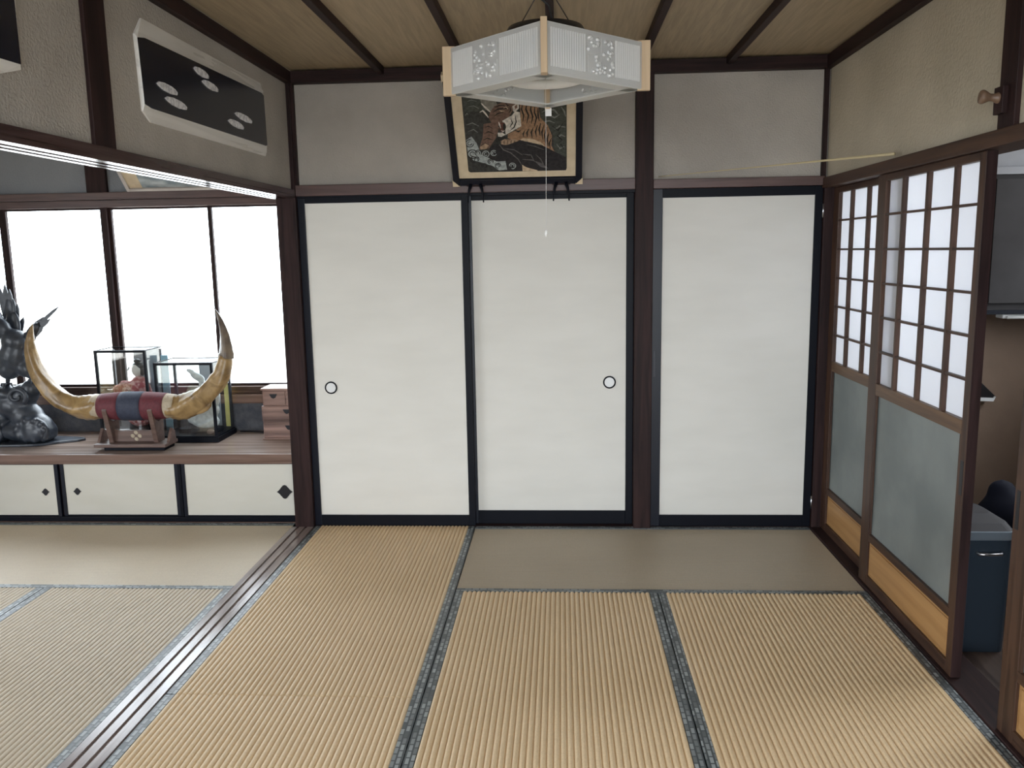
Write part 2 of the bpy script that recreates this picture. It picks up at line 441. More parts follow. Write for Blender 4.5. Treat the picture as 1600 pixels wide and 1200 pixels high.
# lattice doors
def shoji(nm, label, y0, y1, xc, flip=False, near=.084):
    d = thing(nm, label, 'door', (xc, (y0+y1)/2, .008), kind='structure')
    xa, xb = xc-.015, xc+.020
    def Y(t): return y1-t if not flip else y0+t            # distance from the far stile
    z0, z1 = .008, 1.790
    S = .088
    W_ = y1-y0
    for ya, yb in ((y0, y0+near), (y1-S, y1)): box('stile', 'brown_wood_z', d, xa, xb, ya, yb, z0, z1, .002)
    iy0, iy1 = y0+near, y1-S
    box('end_strip', 'dark_wood_z', d, xa+.001, xb-.001, y0-.002, y0, z0, z1)
    box('bottom_rail', 'brown_wood_y', d, xa, xb, iy0, iy1, z0, .052, .002)
    box('rail', 'brown_wood_y', d, xa, xb, iy0, iy1, .212, .245, .002)
    box('middle_rail', 'rail_wood_toplit', d, xa, xb, iy0, iy1, .865, .915, .002)
    box('top_rail', 'brown_wood_y', d, xa, xb, iy0, iy1, 1.763, z1, .002)
    pp = MB()
    zz0, zz1, c_ = .052, .212, .016
    pp.box(xa+.010, xa+.020, iy0-.002, iy1+.002, zz0-.002, zz1+.002)
    pp.box(xa+.006, xa+.011, iy0+c_, iy1-c_, zz0+c_, zz1-c_)
    pp.build('wooden_panel', 'orange_panel', d, .003)
    box('glass_pane', 'frosted_glass', d, xc-.002, xc+.002, iy0-.002, iy1+.002, .243, .867)
    for ya, yb in ((iy0, iy0+.012), (iy1-.012, iy1)): box('glazing_bead', 'brown_wood_z', d, xa+.002, xa+.010, ya, yb, .245, .865)
    vb = [iy1-.172, iy1-.390, iy1-.608]
    hb = [1.627, 1.484, 1.341, 1.198, 1.052]
    for yy in vb: box('muntin', 'brown_wood_z', d, xa+.001, xa+.018, yy-.0085, yy+.0085, .915, 1.763)
    for zz in hb: box('muntin', 'brown_wood_y', d, xa+.003, xa+.018, iy0, iy1, zz-.0045, zz+.0045)
    ys = [iy1]+vb+[iy0]; zs = [1.763]+hb+[.915]
    for i in range(4):
        for j in range(6):
            box('paper_pane', 'shoji_paper', d, xa+.0185, xa+.0195, ys[i+1]-.001, ys[i]+.001, zs[j+1]-.001, zs[j]+.001)
    pl = box('finger_pull', 'iron', d, xa-.001, xa+.004, y0+.010 if not flip else y1-.03, y0+.030 if not flip else y1-.012, .66, .78)
    return d
shoji('door_4', 'paper lattice door with glass below sliding behind its neighbour at the corner', 3.45, 4.402, 1.400)
shoji('door_5', 'paper lattice door with glass below standing nearest to the corridor gap', 2.784, 3.690, 1.360, False, .042)
shoji('door_6', 'lattice door with orange wood panel at the right picture edge', 1.510, 2.472, 1.360, True)

# corridor beyond the lattice doors
wc = st_('wall_corridor', 'dim tan wall at the far end of the corridor', 'wall')
box('tan_panel', 'plaster_corridor', wc, 1.44, 2.85, 4.62, 4.70, -.05, ZC)
for y0_, y1_, z0_, z1_ in ((-1.6, KY0, -.05, ZC), (KY1, 4.7, -.05, ZC), (KY0, KY1, -.05, KZ0), (KY0, KY1, KZ1, ZC)):
    box('side_panel', 'plaster_corridor', wc, 2.78, 2.86, y0_, y1_, z0_, z1_)
for k in range(3): box('mullion', 'dark_wood_z', wc, 2.80, 2.83, KY0+(KY1-KY0)*k/2-.02, KY0+(KY1-KY0)*k/2+.02, KZ0, KZ1)

# next room: counter wall with windows
wn = st_('wall_window', 'grey plaster and timber around the bright windows of the next room', 'wall')
YW = 5.08
box('plaster_panel', 'plaster_flare_tint', wn, -4.7, -1.49, YW, YW+.10, 1.90, ZC)
box('plaster_panel', 'plaster_backlit', wn, -4.7, -1.49, YW, YW+.10, -.05, .585)
box('pillar', 'dark_wood_z', wn, -2.90, -2.77, YW-.02, YW+.04, 1.895, ZC, .003)
box('lintel', 'lintel_wood', wn, -4.7, -1.49, YW-.05, YW+.10, 1.858, 1.900, .003)
box('head_rail', 'lintel_wood', wn, -4.7, -1.49, YW-.01, YW+.10, 1.812, 1.856, .003)
box('sill', 'counter_edge_wood', wn, -4.7, -1.49, YW-.04, YW+.10, .585, .640, .003)
box('sill', 'brown_wood_x', wn, -4.7, -1.49, YW-.012, YW+.10, .640, .690, .003)
box('end_panel', 'plaster', wn, -1.49, -1.40, D+.075, YW+.1, -.05, ZC)
for y0_, y1_, z0_, z1_ in ((-1.6, SY0, -.05, ZC), (SY1, 5.2, -.05, ZC), (SY0, SY1, -.05, SZ0), (SY0, SY1, SZ1, ZC)):
    box('side_panel', 'plaster', wn, -4.75, -4.65, y0_, y1_, z0_, z1_)
for k in range(4): box('mullion', 'dark_wood_z', wn, -4.72, -4.68, SY0+(SY1-SY0)*k/3-.02, SY0+(SY1-SY0)*k/3+.02, SZ0, SZ1)
for i, (a, b) in enumerate(((-1.49, -2.165), (-2.155, -2.83), (-2.81, -3.49), (-3.48, -4.2))):
    lab = ['bright window nearest the dark post', 'bright window pane between the thin stile and the wide mullion', 'bright window pane behind the statue', 'bright window pane at the far left beyond the picture'][i]
    wd = thing('window_%d' % (i+1), lab, 'window', ((a+b)/2, YW+.03, .69), kind='structure')
    x1, x0 = a, b
    yy = YW+.02+(.022 if i % 2 else 0)
    ww = .022 if i in (0, 1) else .038
    wl0 = .022 if i == 0 else (.04 if i == 1 else .03)      # stile at the left (lower x)
    wr0 = .022 if i < 2 else .04
    box('stile', 'dark_wood_z', wd, x0, x0+wl0, yy, yy+.022, .69, 1.812)
    box('stile', 'dark_wood_z', wd, x1-wr0, x1, yy, yy+.022, .69, 1.812)
    box('rail', 'dark_wood_x', wd, x0+wl0, x1-wr0, yy, yy+.022, .69, .705)
    box('rail', 'dark_wood_x', wd, x0+wl0, x1-wr0, yy, yy+.022, 1.80, 1.812)
    box('pane', 'window_glass', wd, x0+wl0-.003, x1-wr0+.003, yy+.009, yy+.012, .702, 1.803)
box('side_board', 'plaster', wn, -4.7, -4.2, YW, YW+.10, .58, 1.90)

# behind the camera: veranda windows that light the rooms from the front
wf = st_('wall_front', 'veranda wall with wide glass openings behind the viewer', 'wall')
box('low_panel', 'plaster', wf, -4.7, 2.85, VY-.05, VY+.05, -.05, VZ0)
box('high_panel', 'plaster', wf, -4.7, 2.85, VY-.05, VY+.05, VZ1, ZC)
box('side_panel', 'plaster', wf, -4.7, VX0, VY-.05, VY+.05, VZ0, VZ1)
box('side_panel', 'plaster', wf, VX1, 2.85, VY-.05, VY+.05, VZ0, VZ1)
n_ = 4
for i in range(n_+1):
    x = VX0+(VX1-VX0)*i/n_
    box('mullion', 'dark_wood_z', wf, x-.02, x+.02, VY-.03, VY+.03, VZ0, VZ1)

# ================================================================== TATAMI
def tatami(x0, x1, y0, y1, axis, label, mat='reed', h=.0072, pitch=.0205, bw=.033):
    g = .0022
    x0 += g; x1 -= g; y0 += g; y1 -= g
    t = thing('tatami_mat', label, 'tatami mat', ((x0+x1)/2, (y0+y1)/2, -.05), group='tatami mats')
    if axis == 'y': a0, a1, b0, b1 = x0, x1, y0, y1
    else: a0, a1, b0, b1 = y0, y1, x0, x1
    def P(a, b, z): return (a, b, z) if axis == 'y' else (b, a, z)
    s0, s1 = a0+bw, a1-bw
    n = max(1, round((s1-s0)/pitch)); K = 6
    prof = [(a0+.002, -.05), (a0+.002, -.004), (s0, -.004)]
    for i in range(n):
        for k in range(K):
            u = k/K
            prof.append((s0+(s1-s0)*(i+u)/n, -.0035+h*abs(math.sin(PI*u))**.5))
    prof += [(s1, -.0035), (a1-.002, -.004), (a1-.002, -.05)]
    vs = [P(a, b0, z) for a, z in prof]+[P(a, b1, z) for a, z in prof]
    m = len(prof)
    fs = [(i, i+1, m+i+1, m+i) for i in range(m-1)]
    mb = MB(); mb.add(vs, fs, False)
    mb.add([P(a, b0, z) for a, z in prof], [tuple(range(m))])
    mb.add([P(a, b1, z) for a, z in prof], [tuple(range(m))[::-1]])
    mb.build('woven_surface', mat, t)
    for e0, e1 in ((a0, s0+.001), (s1-.001, a1)):
        p, q = P(e0, b0, 0), P(e1, b1, 0)
        box('border', 'heri_'+axis, t, p[0], q[0], p[1], q[1], -.045, .0012, .0008)
    return t
W, X1 = .9, -.4831
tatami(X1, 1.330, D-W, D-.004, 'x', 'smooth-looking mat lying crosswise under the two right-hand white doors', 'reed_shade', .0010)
tatami(XL, X1, D-2*W, D-.004, 'y', 'ribbed mat lying lengthwise before the white door beside the left post')
tatami(X1, X1+W, D-3*W, D-W, 'y', 'ribbed mat lying lengthwise in the middle of the foreground')
tatami(X1+W, 1.330, D-3*W, D-W, 'y', 'ribbed mat lying lengthwise along the lattice doors')
tatami(XL, X1, D-4*W, D-2*W, 'y', 'ribbed mat nearest the viewer beside the polished sill, beyond a cross seam')
tatami(-3.31, -1.512, D-.89, D+.045, 'x', 'pale smooth mat lying crosswise before the low cabinet in the next room', 'reed_old', .0008)
tatami(-2.40, -1.512, D-.89-1.8, D-.89, 'y', 'ribbed mat of the next room lying along the polished sill', 'reed_old', .0056)
tatami(-3.29, -2.40, D-.89-1.8, D-.89, 'y', 'ribbed mat of the next room at the left picture edge', 'reed_old', .0056)

# ================================================================== LOW CABINET, COUNTER
YC = 4.475
cb = thing('low_cabinet', 'low built-in cabinet with small white sliding doors under the counter', 'cabinet', (-3.1, 4.75, -.05))
box('body', 'dark_wood_x', cb, -4.64, -1.50, YC+.03, 5.06, -.05, .352)
box('top_rail', 'counter_edge_wood', cb, -4.64, -1.494, YC-.012, YC+.03, .344, .356)
box('bottom_rail', 'lacquer', cb, -4.64, -1.494, YC-.010, YC+.03, .004, .030, .002)
box('plinth', 'stand_wood', cb, -4.64, -1.494, YC-.018, YC+.03, -.05, .003)
def cdoor(x0, x1, yy, hx, s, fl_, fr_):
    d = box('door', 'cabinet_paper', cb, x0+fl_-.002, x1-fr_+.002, yy+.004, yy+.012, .036, .340)
    box('stile', 'lacquer_edge', d, x0, x0+fl_, yy, yy+.016, .030, .344, .0015)
    box('stile', 'lacquer_edge', d, x1-fr_, x1, yy, yy+.016, .030, .344, .0015)
    box('rail', 'lacquer', d, x0+fl_, x1-fr_, yy, yy+.016, .030, .038)
    box('rail', 'lacquer', d, x0+fl_, x1-fr_, yy, yy+.016, .338, .344)
    z = .176; k = .28
    dm = [(hx-s, z), (hx-s*.72, z-s*k*.7), (hx-s*.22, z-s*.80), (hx, z-s*.88), (hx+s*.22, z-s*.80), (hx+s*.72, z-s*k*.7), (hx+s, z), (hx+s*.72, z+s*k*.7), (hx+s*.22, z+s*.80), (hx, z+s*.88), (hx-s*.22, z+s*.80), (hx-s*.72, z+s*k*.7)]
    MB().prism(dm, 'y', yy+.001, yy+.005).build('diamond_pull', 'iron', d)
cdoor(-2.165, -1.497, YC, -1.573, .046, .02, .014)
cdoor(-2.885, -2.190, YC+.008, -2.795, .024, .022, .02)
cdoor(-3.60, -2.893, YC-.002, -2.979, .024, .022, .022)
cdoor(-4.30, -3.59, YC+.008, -3.70, .024, .022, .022)
box('jamb', 'lacquer', cb, -2.186, -2.168, YC-.002, YC+.03, .030, .344)
ct = box('counter_top', 'counter_wood', None, -4.64, -1.494, 4.452, YW-.002, .356, .403, .003)
tag(ct, 'long polished wooden counter top beneath the windows', 'counter')
ct.data.materials.append(MATS['counter_edge_wood'])
for p in ct.data.polygons:
    if p.normal.y < -.7: p.material_index = 1
ZT = .403

# ================================================================== PENDANT LAMP
lx, ly = -.042, 2.760
lamp = thing('pendant_lamp', 'square hanging lamp with clear ribbed acrylic sides and pale wooden corners', 'lamp', (lx, ly, 2.0))
HD = .318
cor = [(-HD, 0), (0, -HD*.965), (HD, 0), (0, HD*.965)]        # left, front, right, back
for i, (cx_, cy_) in enumerate(cor):
    u = Vector((cx_, cy_)).normalized(); v = Vector((-u.y, u.x))
    c = Vector((lx+cx_, ly+cy_)); pts = []
    for a, b in ((-.030, -.0095), (.010, -.0095), (.010, .0095), (-.030, .0095)):
        q = c+u*a+v*b; pts.append((q.x, q.y))
    MB().prism(pts, 'z', 1.996, 2.146).build('corner_post', 'pale_wood', lamp, .0015)
def side(i, j, bands):
    A = Vector((lx+cor[i][0], ly+cor[i][1])); B = Vector((lx+cor[j][0], ly+cor[j][1]))
    d = B-A; L = d.length; d.normalize(); nrm = Vector((d.y, -d.x))
    if nrm.dot((A+B)/2-Vector((lx, ly))) < 0: nrm = -nrm
    A2 = A+d*.016; L2 = L-.032
    def slab(t0, t1, o0, o1, z0, z1, mb):
        q = [A2+d*(t0*L2)+nrm*o0, A2+d*(t1*L2)+nrm*o0, A2+d*(t1*L2)+nrm*o1, A2+d*(t0*L2)+nrm*o1]
        return mb.prism([(p.x, p.y) for p in q], 'z', z0, z1)
    pn = slab(0, 1, -.008, -.005, 2.001, 2.138, MB()).build('shade_panel', 'acrylic', lamp)
    slab(0, 1, -.062, -.006, 1.999, 2.003, MB()).build('bottom_rim', 'acrylic_rim', pn)
    slab(0, 1, -.016, -.006, 2.136, 2.141, MB()).build('top_rim', 'acrylic_rim', pn)
    for t0, t1, kind in bands:
        if kind == 'rib':
            mb = MB(); n = int((t1-t0)*L2/.0095)
            for k in range(n):
                tt = t0+(t1-t0)*(k+.5)/n; hw = .0036/L2
                q = [A2+d*((tt-hw)*L2)-nrm*.0052, A2+d*(tt*L2)-nrm*.0002, A2+d*((tt+hw)*L2)-nrm*.0052]
                mb.prism([(p.x, p.y) for p in q], 'z', 2.020, 2.126)
            o = mb.build('ribbing', 'acrylic_rib', pn)
        else:
            mt = (t0+t1)/2
            for ta, tb in ((t0+.006, mt-.006), (mt+.006, t1-.006)):
                for za, zb in ((2.022, 2.070), (2.076, 2.124)):
                    mb = MB(); rr = random.Random(int(ta*1000)+int(za*1000))
                    slab(ta, tb, -.0052, -.0042, za, zb, mb)
                    for k in range(9):
                        tq = ta+(tb-ta)*rr.random(); zq = za+(zb-za)*rr.random(); p = A2+d*(tq*L2)-nrm*.004
                        mb.ell((p.x, p.y, zq), (.007, .007, .004+.006*rr.random()), (rr.random(), rr.random()*3, 0), 6, 4)
                    mb.build('pattern_tile', 'acrylic_rib', pn)
side(0, 1, [(.03, .27, 'rib'), (.28, .55, 'tile'), (.57, .97, 'rib')])
side(1, 2, [(.03, .38, 'rib'), (.40, .67, 'tile'), (.69, .97, 'rib')])
side(2, 3, [(.03, .42, 'rib'), (.44, .66, 'tile'), (.68, .97, 'rib')])
side(3, 0, [(.03, .34, 'rib'), (.36, .60, 'tile'), (.62, .97, 'rib')])
MB().lathe([(.02, 2.150), (.125, 2.150), (.130, 2.158), (.130, 2.172), (.118, 2.192), (.05, 2.200), (.02, 2.200)], 40, (lx, ly, 0)).build('ballast_cap', 'black_plastic', lamp, label='black round cap on top')
MB().lathe([(.03, 2.149), (.06, 2.10), (.165, 2.062), (.170, 2.056), (.150, 2.056), (.03, 2.085)], 40, (lx, ly, 0)).build('reflector', 'white_plastic', lamp)
ring_ = [(lx+.115*math.cos(2*PI*k/36), ly+.115*math.sin(2*PI*k/36), 2.044) for k in range(37)]
MB().tube(ring_, .0145, 10, cap=False).build('ring_tube', 'white_plastic', lamp)
for a in range(4):
    an = PI/4+a*PI/2
    MB().tube([(lx+.115*math.cos(an), ly+.115*math.sin(an), 2.07), (lx+.115*math.cos(an), ly+.115*math.sin(an), 2.044)], .003, 6).build('clip', 'steel', lamp)
MB().tube([(lx+.005, ly, 2.198), (lx+.02, ly, 2.225), (lx+.012, ly, 2.26), (lx-.035, ly, 2.30), (lx-.06, ly, 2.36), (lx-.03, ly, 2.405)], .0035, 8).build('power_cord', 'black_plastic', lamp)
for sx in (-1, 1): MB().tube([(lx+sx*.085, ly, 2.195), (lx+sx*.02, ly, 2.300), (lx, ly, 2.40)], .0016, 6).build('hanging_wire', 'iron', lamp)
MB().lathe([(.045, 2.402), (.045, 2.385), (.03, 2.375), (.012, 2.372)], 24, (lx+.01, ly, 0)).build('ceiling_rose', 'black_plastic', lamp)
MB().tube([(lx, ly-.05, 2.065), (lx-.001, ly-.055, 1.8), (lx-.003, ly-.06, 1.565)], .0006, 5).build('pull_string', 'white_plastic', lamp)
MB().lathe([(.001, 1.568), (.004, 1.564), (.005, 1.555), (.003, 1.547), (.001, 1.546)], 10, (lx-.003, ly-.06, 0)).build('pull_bead', 'white_plastic', lamp)

MB().box(lx-.008, lx+.014, ly+HD*.965-.012, ly+HD*.965-.010, 1.972, 1.999).build('paper_tag', 'white_plastic', lamp)

# ================================================================== TIGER PICTURE
for k, c in dict(ink=(.022, .022, .021), leaf=(.066, .072, .062), leafd=(.05, .05, .047), leafl=(.20, .21, .19), mist=(.22, .21, .18), white=(.62, .58, .52), org=(.31, .19, .115), cream=(.55, .43, .30), brown=(.165, .105, .08), red=(.115, .05, .042), tan=(.36, .25, .17), rock=(.028, .026, .028), rockl=(.115, .105, .105), flow=(.34, .37, .365), print_bg=(.045, .045, .042)).items():
    noisy('ink_'+k, tuple(v*.72 for v in c), tuple(min(1, v*1.2) for v in c), nscale=70, detail=5, rough=(.5, .6), spec=.2)
noisy('picture_mount', (.60, .49, .34), (.68, .57, .41), nscale=20, rough=(.8, .9), spec=.2)
pic = thing('tiger_picture', 'large black-framed picture of a crouching tiger leaning out above the sliding doors', 'picture', (-.526, 4.345, 1.864), (PI/2-math.atan2(.33, .454)*-1, 0, 0))
# local axes: x right, y up along the picture, z towards the viewer
PW, PH = .624, .561
FL, FR, FB, FT = -.020, .638, -.026, PH
for a_ in ((FL, FL+.033, FB, FT), (FR-.033, FR, FB, FT), (FL+.033, FR-.033, FB, FB+.034), (FL+.033, FR-.033, FT-.03, FT)):
    box('frame_bar', 'lacquer_edge', pic, *a_, -.022, .010, .004)
box('mount', 'picture_mount', pic, .012, PW-.012, .012, PH-.012, -.012, 0)
TIG = [('leaf',[(.435,.408),(.560,.405),(.556,.120),(.501,.151),(.492,.249),(.466,.301),(.436,.324)]),
('leaf',[(.070,.446),(.181,.443),(.204,.407),(.166,.370),(.115,.377),(.071,.373)]),
('leafd',[(.066,.373),(.145,.371),(.173,.320),(.152,.247),(.122,.202),(.063,.227),(.065,.306)]),
('leafl',[(.443,.361),(.474,.373),(.501,.367),(.522,.342),(.525,.344),(.505,.375),(.472,.382),(.441,.363)]),
('leafl',[(.446,.311),(.477,.313),(.502,.304),(.503,.307),(.477,.321),(.446,.314)]),
('leafl',[(.503,.270),(.529,.283),(.554,.280),(.554,.283),(.527,.292),(.501,.273)]),
('leafl',[(.518,.225),(.534,.238),(.553,.229),(.554,.232),(.533,.247),(.516,.227)]),
('leafl',[(.511,.190),(.526,.163),(.549,.177),(.548,.180),(.529,.172),(.513,.192)]),
('leafl',[(.477,.343),(.503,.328),(.529,.347),(.528,.350),(.503,.337),(.478,.346)]),
('leafl',[(.533,.386),(.545,.363),(.555,.336),(.558,.337),(.553,.366),(.535,.387)]),
('leafl',[(.089,.426),(.109,.432),(.134,.424),(.134,.426),(.110,.436),(.088,.427)]),
('leafl',[(.091,.399),(.117,.402),(.141,.389),(.142,.391),(.118,.407),(.091,.400)]),
('leafl',[(.073,.356),(.083,.364),(.087,.358),(.088,.359),(.083,.369),(.071,.357)]),
('leafl',[(.073,.305),(.104,.314),(.134,.298),(.135,.300),(.105,.319),(.073,.307)]),
('leafl',[(.081,.271),(.107,.280),(.126,.264),(.127,.266),(.108,.285),(.080,.273)]),
('ink',[(.532,.260),(.511,.237),(.535,.213),(.516,.198),(.518,.196),(.542,.214),(.518,.238),(.534,.259)]),
('ink',[(.518,.167),(.532,.187),(.547,.161),(.549,.162),(.533,.194),(.516,.169)]),
('ink',[(.491,.288),(.519,.262),(.545,.303),(.543,.305),(.517,.269),(.493,.290)]),
('ink',[(.462,.366),(.481,.358),(.497,.348),(.499,.350),(.484,.364),(.463,.368)]),
('mist',[(.151,.443),(.222,.441),(.230,.406),(.197,.369),(.154,.414)]),
('white',[(.153,.415),(.174,.385),(.194,.369),(.197,.372),(.181,.393),(.155,.418)]),
('white',[(.145,.369),(.158,.374),(.167,.362),(.183,.341),(.186,.343),(.174,.367),(.160,.383),(.144,.372)]),
('org',[(.339,.416),(.393,.418),(.425,.398),(.434,.335),(.469,.295),(.489,.238),(.485,.186),(.507,.138),(.456,.146),(.444,.193),(.386,.203),(.334,.219),(.283,.244),(.310,.271),(.340,.293)]),
('cream',[(.327,.236),(.355,.227),(.392,.225),(.438,.202),(.462,.169),(.454,.145),(.433,.182),(.386,.202),(.334,.219)]),
('brown',[(.159,.309),(.198,.315),(.233,.290),(.214,.234),(.176,.177),(.125,.173),(.148,.236)]),
('brown',[(.194,.369),(.217,.401),(.266,.422),(.307,.420),(.321,.404),(.288,.350),(.265,.301),(.245,.312),(.223,.291),(.198,.314),(.184,.342)]),
('white',[(.298,.350),(.315,.371),(.337,.365),(.341,.293),(.284,.261),(.262,.249),(.263,.290),(.250,.323),(.277,.339)]),
('white',[(.301,.396),(.333,.417),(.334,.386),(.314,.366),(.305,.371)]),
('brown',[(.312,.396),(.325,.405),(.326,.388),(.315,.382)]),
('red',[(.237,.313),(.260,.315),(.267,.289),(.258,.267),(.242,.262),(.233,.285)]),
('ink',[(.252,.307),(.264,.309),(.267,.289),(.259,.268),(.252,.284)]),
('white',[(.231,.318),(.233,.300),(.240,.284),(.242,.285),(.240,.303),(.233,.319)]),
('white',[(.242,.272),(.251,.264),(.259,.272),(.258,.274),(.252,.270),(.243,.274)]),
('white',[(.224,.262),(.247,.262),(.262,.250),(.241,.239),(.225,.242)]),
('ink',[(.208,.223),(.225,.239),(.261,.238),(.283,.244),(.240,.222),(.218,.208)]),
('org',[(.273,.252),(.337,.285),(.348,.230),(.315,.211),(.272,.232)]),
('tan',[(.237,.216),(.256,.227),(.282,.224),(.308,.226),(.323,.217),(.312,.197),(.286,.199),(.259,.195),(.238,.199)]),
('ink',[(.255,.222),(.251,.210),(.252,.199),(.254,.200),(.254,.210),(.256,.221)]),
('ink',[(.271,.221),(.268,.210),(.269,.199),(.271,.199),(.271,.209),(.273,.221)]),
('ink',[(.289,.221),(.285,.209),(.287,.198),(.288,.199),(.289,.209),(.291,.220)]),
('ink',[(.306,.220),(.302,.209),(.304,.198),(.305,.198),(.306,.208),(.307,.220)]),
('ink',[(.351,.411),(.342,.381),(.351,.348),(.347,.315),(.350,.315),(.358,.348),(.349,.381),(.353,.410)]),
('ink',[(.371,.413),(.362,.380),(.374,.347),(.367,.309),(.370,.309),(.382,.348),(.370,.381),(.374,.413)]),
('ink',[(.391,.410),(.385,.374),(.394,.341),(.388,.303),(.390,.302),(.402,.341),(.393,.375),(.394,.409)]),
('ink',[(.409,.398),(.403,.363),(.412,.335),(.403,.292),(.406,.291),(.420,.335),(.410,.363),(.411,.398)]),
('ink',[(.423,.384),(.420,.346),(.427,.318),(.430,.319),(.428,.346),(.426,.384)]),
('ink',[(.310,.270),(.325,.261),(.337,.269),(.336,.272),(.326,.269),(.311,.273)]),
('ink',[(.434,.307),(.423,.274),(.430,.239),(.433,.240),(.431,.273),(.437,.307)]),
('ink',[(.450,.296),(.436,.257),(.443,.216),(.445,.216),(.444,.256),(.452,.295)]),
('ink',[(.462,.284),(.449,.245),(.455,.198),(.458,.199),(.456,.244),(.465,.283)]),
('ink',[(.475,.261),(.461,.222),(.468,.181),(.471,.181),(.469,.221),(.477,.261)]),
('ink',[(.485,.227),(.471,.199),(.478,.169),(.480,.169),(.479,.197),(.487,.226)]),
('ink',[(.419,.297),(.405,.263),(.412,.234),(.414,.235),(.413,.262),(.421,.296)]),
('ink',[(.398,.286),(.384,.258),(.391,.229),(.393,.229),(.392,.257),(.400,.285)]),
('ink',[(.377,.281),(.363,.259),(.367,.235),(.370,.236),(.371,.257),(.379,.280)]),
('ink',[(.356,.271),(.345,.254),(.349,.236),(.352,.236),(.352,.252),(.358,.269)]),
('ink',[(.468,.170),(.460,.159),(.460,.149),(.462,.148),(.468,.156),(.471,.168)]),
('ink',[(.219,.392),(.240,.400),(.265,.401),(.265,.404),(.239,.406),(.218,.394)]),
('ink',[(.207,.368),(.234,.381),(.264,.385),(.289,.382),(.290,.384),(.264,.391),(.233,.388),(.206,.370)]),
('ink',[(.211,.346),(.233,.360),(.258,.366),(.258,.368),(.231,.366),(.210,.348)]),
('ink',[(.291,.333),(.296,.311),(.284,.290),(.286,.288),(.302,.310),(.293,.334)]),
('ink',[(.313,.349),(.314,.316),(.303,.290),(.286,.273),(.287,.271),(.308,.286),(.320,.316),(.315,.349)]),
('ink',[(.289,.399),(.291,.378),(.283,.362),(.284,.360),(.297,.377),(.291,.399)]),
('ink',[(.270,.412),(.279,.399),(.291,.403),(.290,.406),(.282,.405),(.272,.414)]),
('cream',[(.260,.388),(.272,.391),(.281,.382),(.283,.384),(.273,.397),(.259,.390)]),
('cream',[(.238,.378),(.248,.370),(.264,.374),(.264,.376),(.249,.376),(.239,.380)]),
('ink',[(.166,.291),(.181,.295),(.201,.285),(.202,.286),(.182,.300),(.165,.293)]),
('ink',[(.158,.258),(.179,.266),(.205,.256),(.205,.258),(.180,.272),(.158,.259)]),
('ink',[(.150,.223),(.172,.232),(.197,.222),(.198,.224),(.172,.238),(.150,.225)]),
('ink',[(.138,.195),(.159,.204),(.179,.194),(.180,.195),(.160,.210),(.137,.197)]),
('tan',[(.132,.187),(.159,.207),(.177,.195),(.162,.175),(.133,.174)]),
('rock',[(.166,.148),(.182,.183),(.207,.205),(.259,.192),(.334,.219),(.438,.190),(.555,.120),(.557,.046),(.251,.051),(.185,.106)]),
('rockl',[(.227,.198),(.245,.167),(.282,.148),(.317,.112),(.333,.083),(.335,.084),(.321,.116),(.285,.153),(.249,.172),(.229,.200)]),
('rockl',[(.253,.174),(.299,.165),(.341,.136),(.342,.138),(.301,.171),(.253,.176)]),
('rockl',[(.341,.142),(.382,.133),(.398,.100),(.400,.101),(.386,.139),(.342,.144)]),
('rockl',[(.405,.141),(.429,.109),(.444,.073),(.467,.058),(.468,.060),(.449,.077),(.434,.113),(.406,.142)]),
('rockl',[(.340,.112),(.388,.106),(.414,.093),(.415,.095),(.389,.112),(.341,.115)]),
('rockl',[(.364,.194),(.405,.180),(.448,.163),(.449,.165),(.407,.186),(.365,.196)]),
('rockl',[(.399,.103),(.431,.093),(.468,.059),(.430,.069)]),
('flow',[(.067,.227),(.094,.246),(.117,.208),(.126,.178),(.139,.143),(.175,.124),(.211,.105),(.254,.107),(.260,.058),(.219,.055),(.188,.081),(.136,.101),(.094,.114),(.069,.145)]),
('ink',[(.102,.208),(.098,.200),(.091,.193),(.081,.191),(.072,.194),(.066,.201),(.065,.209),(.068,.218),(.075,.224),(.084,.226),(.094,.225),(.095,.226),(.085,.231),(.073,.228),(.065,.220),(.061,.209),(.063,.198),(.070,.190),(.081,.187),(.092,.189),(.101,.197),(.104,.208)]),
('ink',[(.092,.209),(.090,.205),(.086,.202),(.082,.201),(.078,.202),(.075,.205),(.075,.209),(.076,.213),(.079,.216),(.084,.218),(.084,.219),(.078,.219),(.073,.215),(.071,.209),(.072,.203),(.076,.199),(.082,.197),(.088,.198),(.093,.202),(.094,.208)]),
('ink',[(.105,.132),(.093,.129),(.082,.130),(.073,.137),(.069,.147),(.071,.158),(.079,.167),(.089,.171),(.100,.170),(.109,.163),(.115,.153),(.116,.154),(.113,.166),(.102,.174),(.089,.176),(.076,.171),(.068,.160),(.065,.146),(.070,.133),(.080,.125),(.094,.124),(.106,.130)]),
('ink',[(.094,.139),(.089,.140),(.084,.143),(.081,.147),(.081,.152),(.084,.156),(.089,.159),(.094,.160),(.098,.157),(.102,.153),(.103,.154),(.101,.160),(.095,.164),(.088,.163),(.081,.159),(.078,.153),(.078,.145),(.082,.139),(.088,.136),(.094,.138)]),
('ink',[(.117,.140),(.111,.145),(.108,.151),(.108,.158),(.111,.164),(.117,.168),(.125,.168),(.131,.165),(.134,.159),(.135,.152),(.132,.145),(.133,.144),(.139,.151),(.139,.161),(.134,.169),(.126,.173),(.116,.172),(.108,.167),(.104,.159),(.104,.149),(.108,.141),(.117,.139)]),
('ink',[(.115,.150),(.115,.154),(.115,.157),(.117,.160),(.120,.161),(.124,.160),(.126,.159),(.127,.156),(.127,.153),(.125,.149),(.126,.148),(.130,.151),(.131,.157),(.129,.161),(.125,.164),(.120,.165),(.115,.163),(.112,.159),(.111,.154),(.114,.150)]),
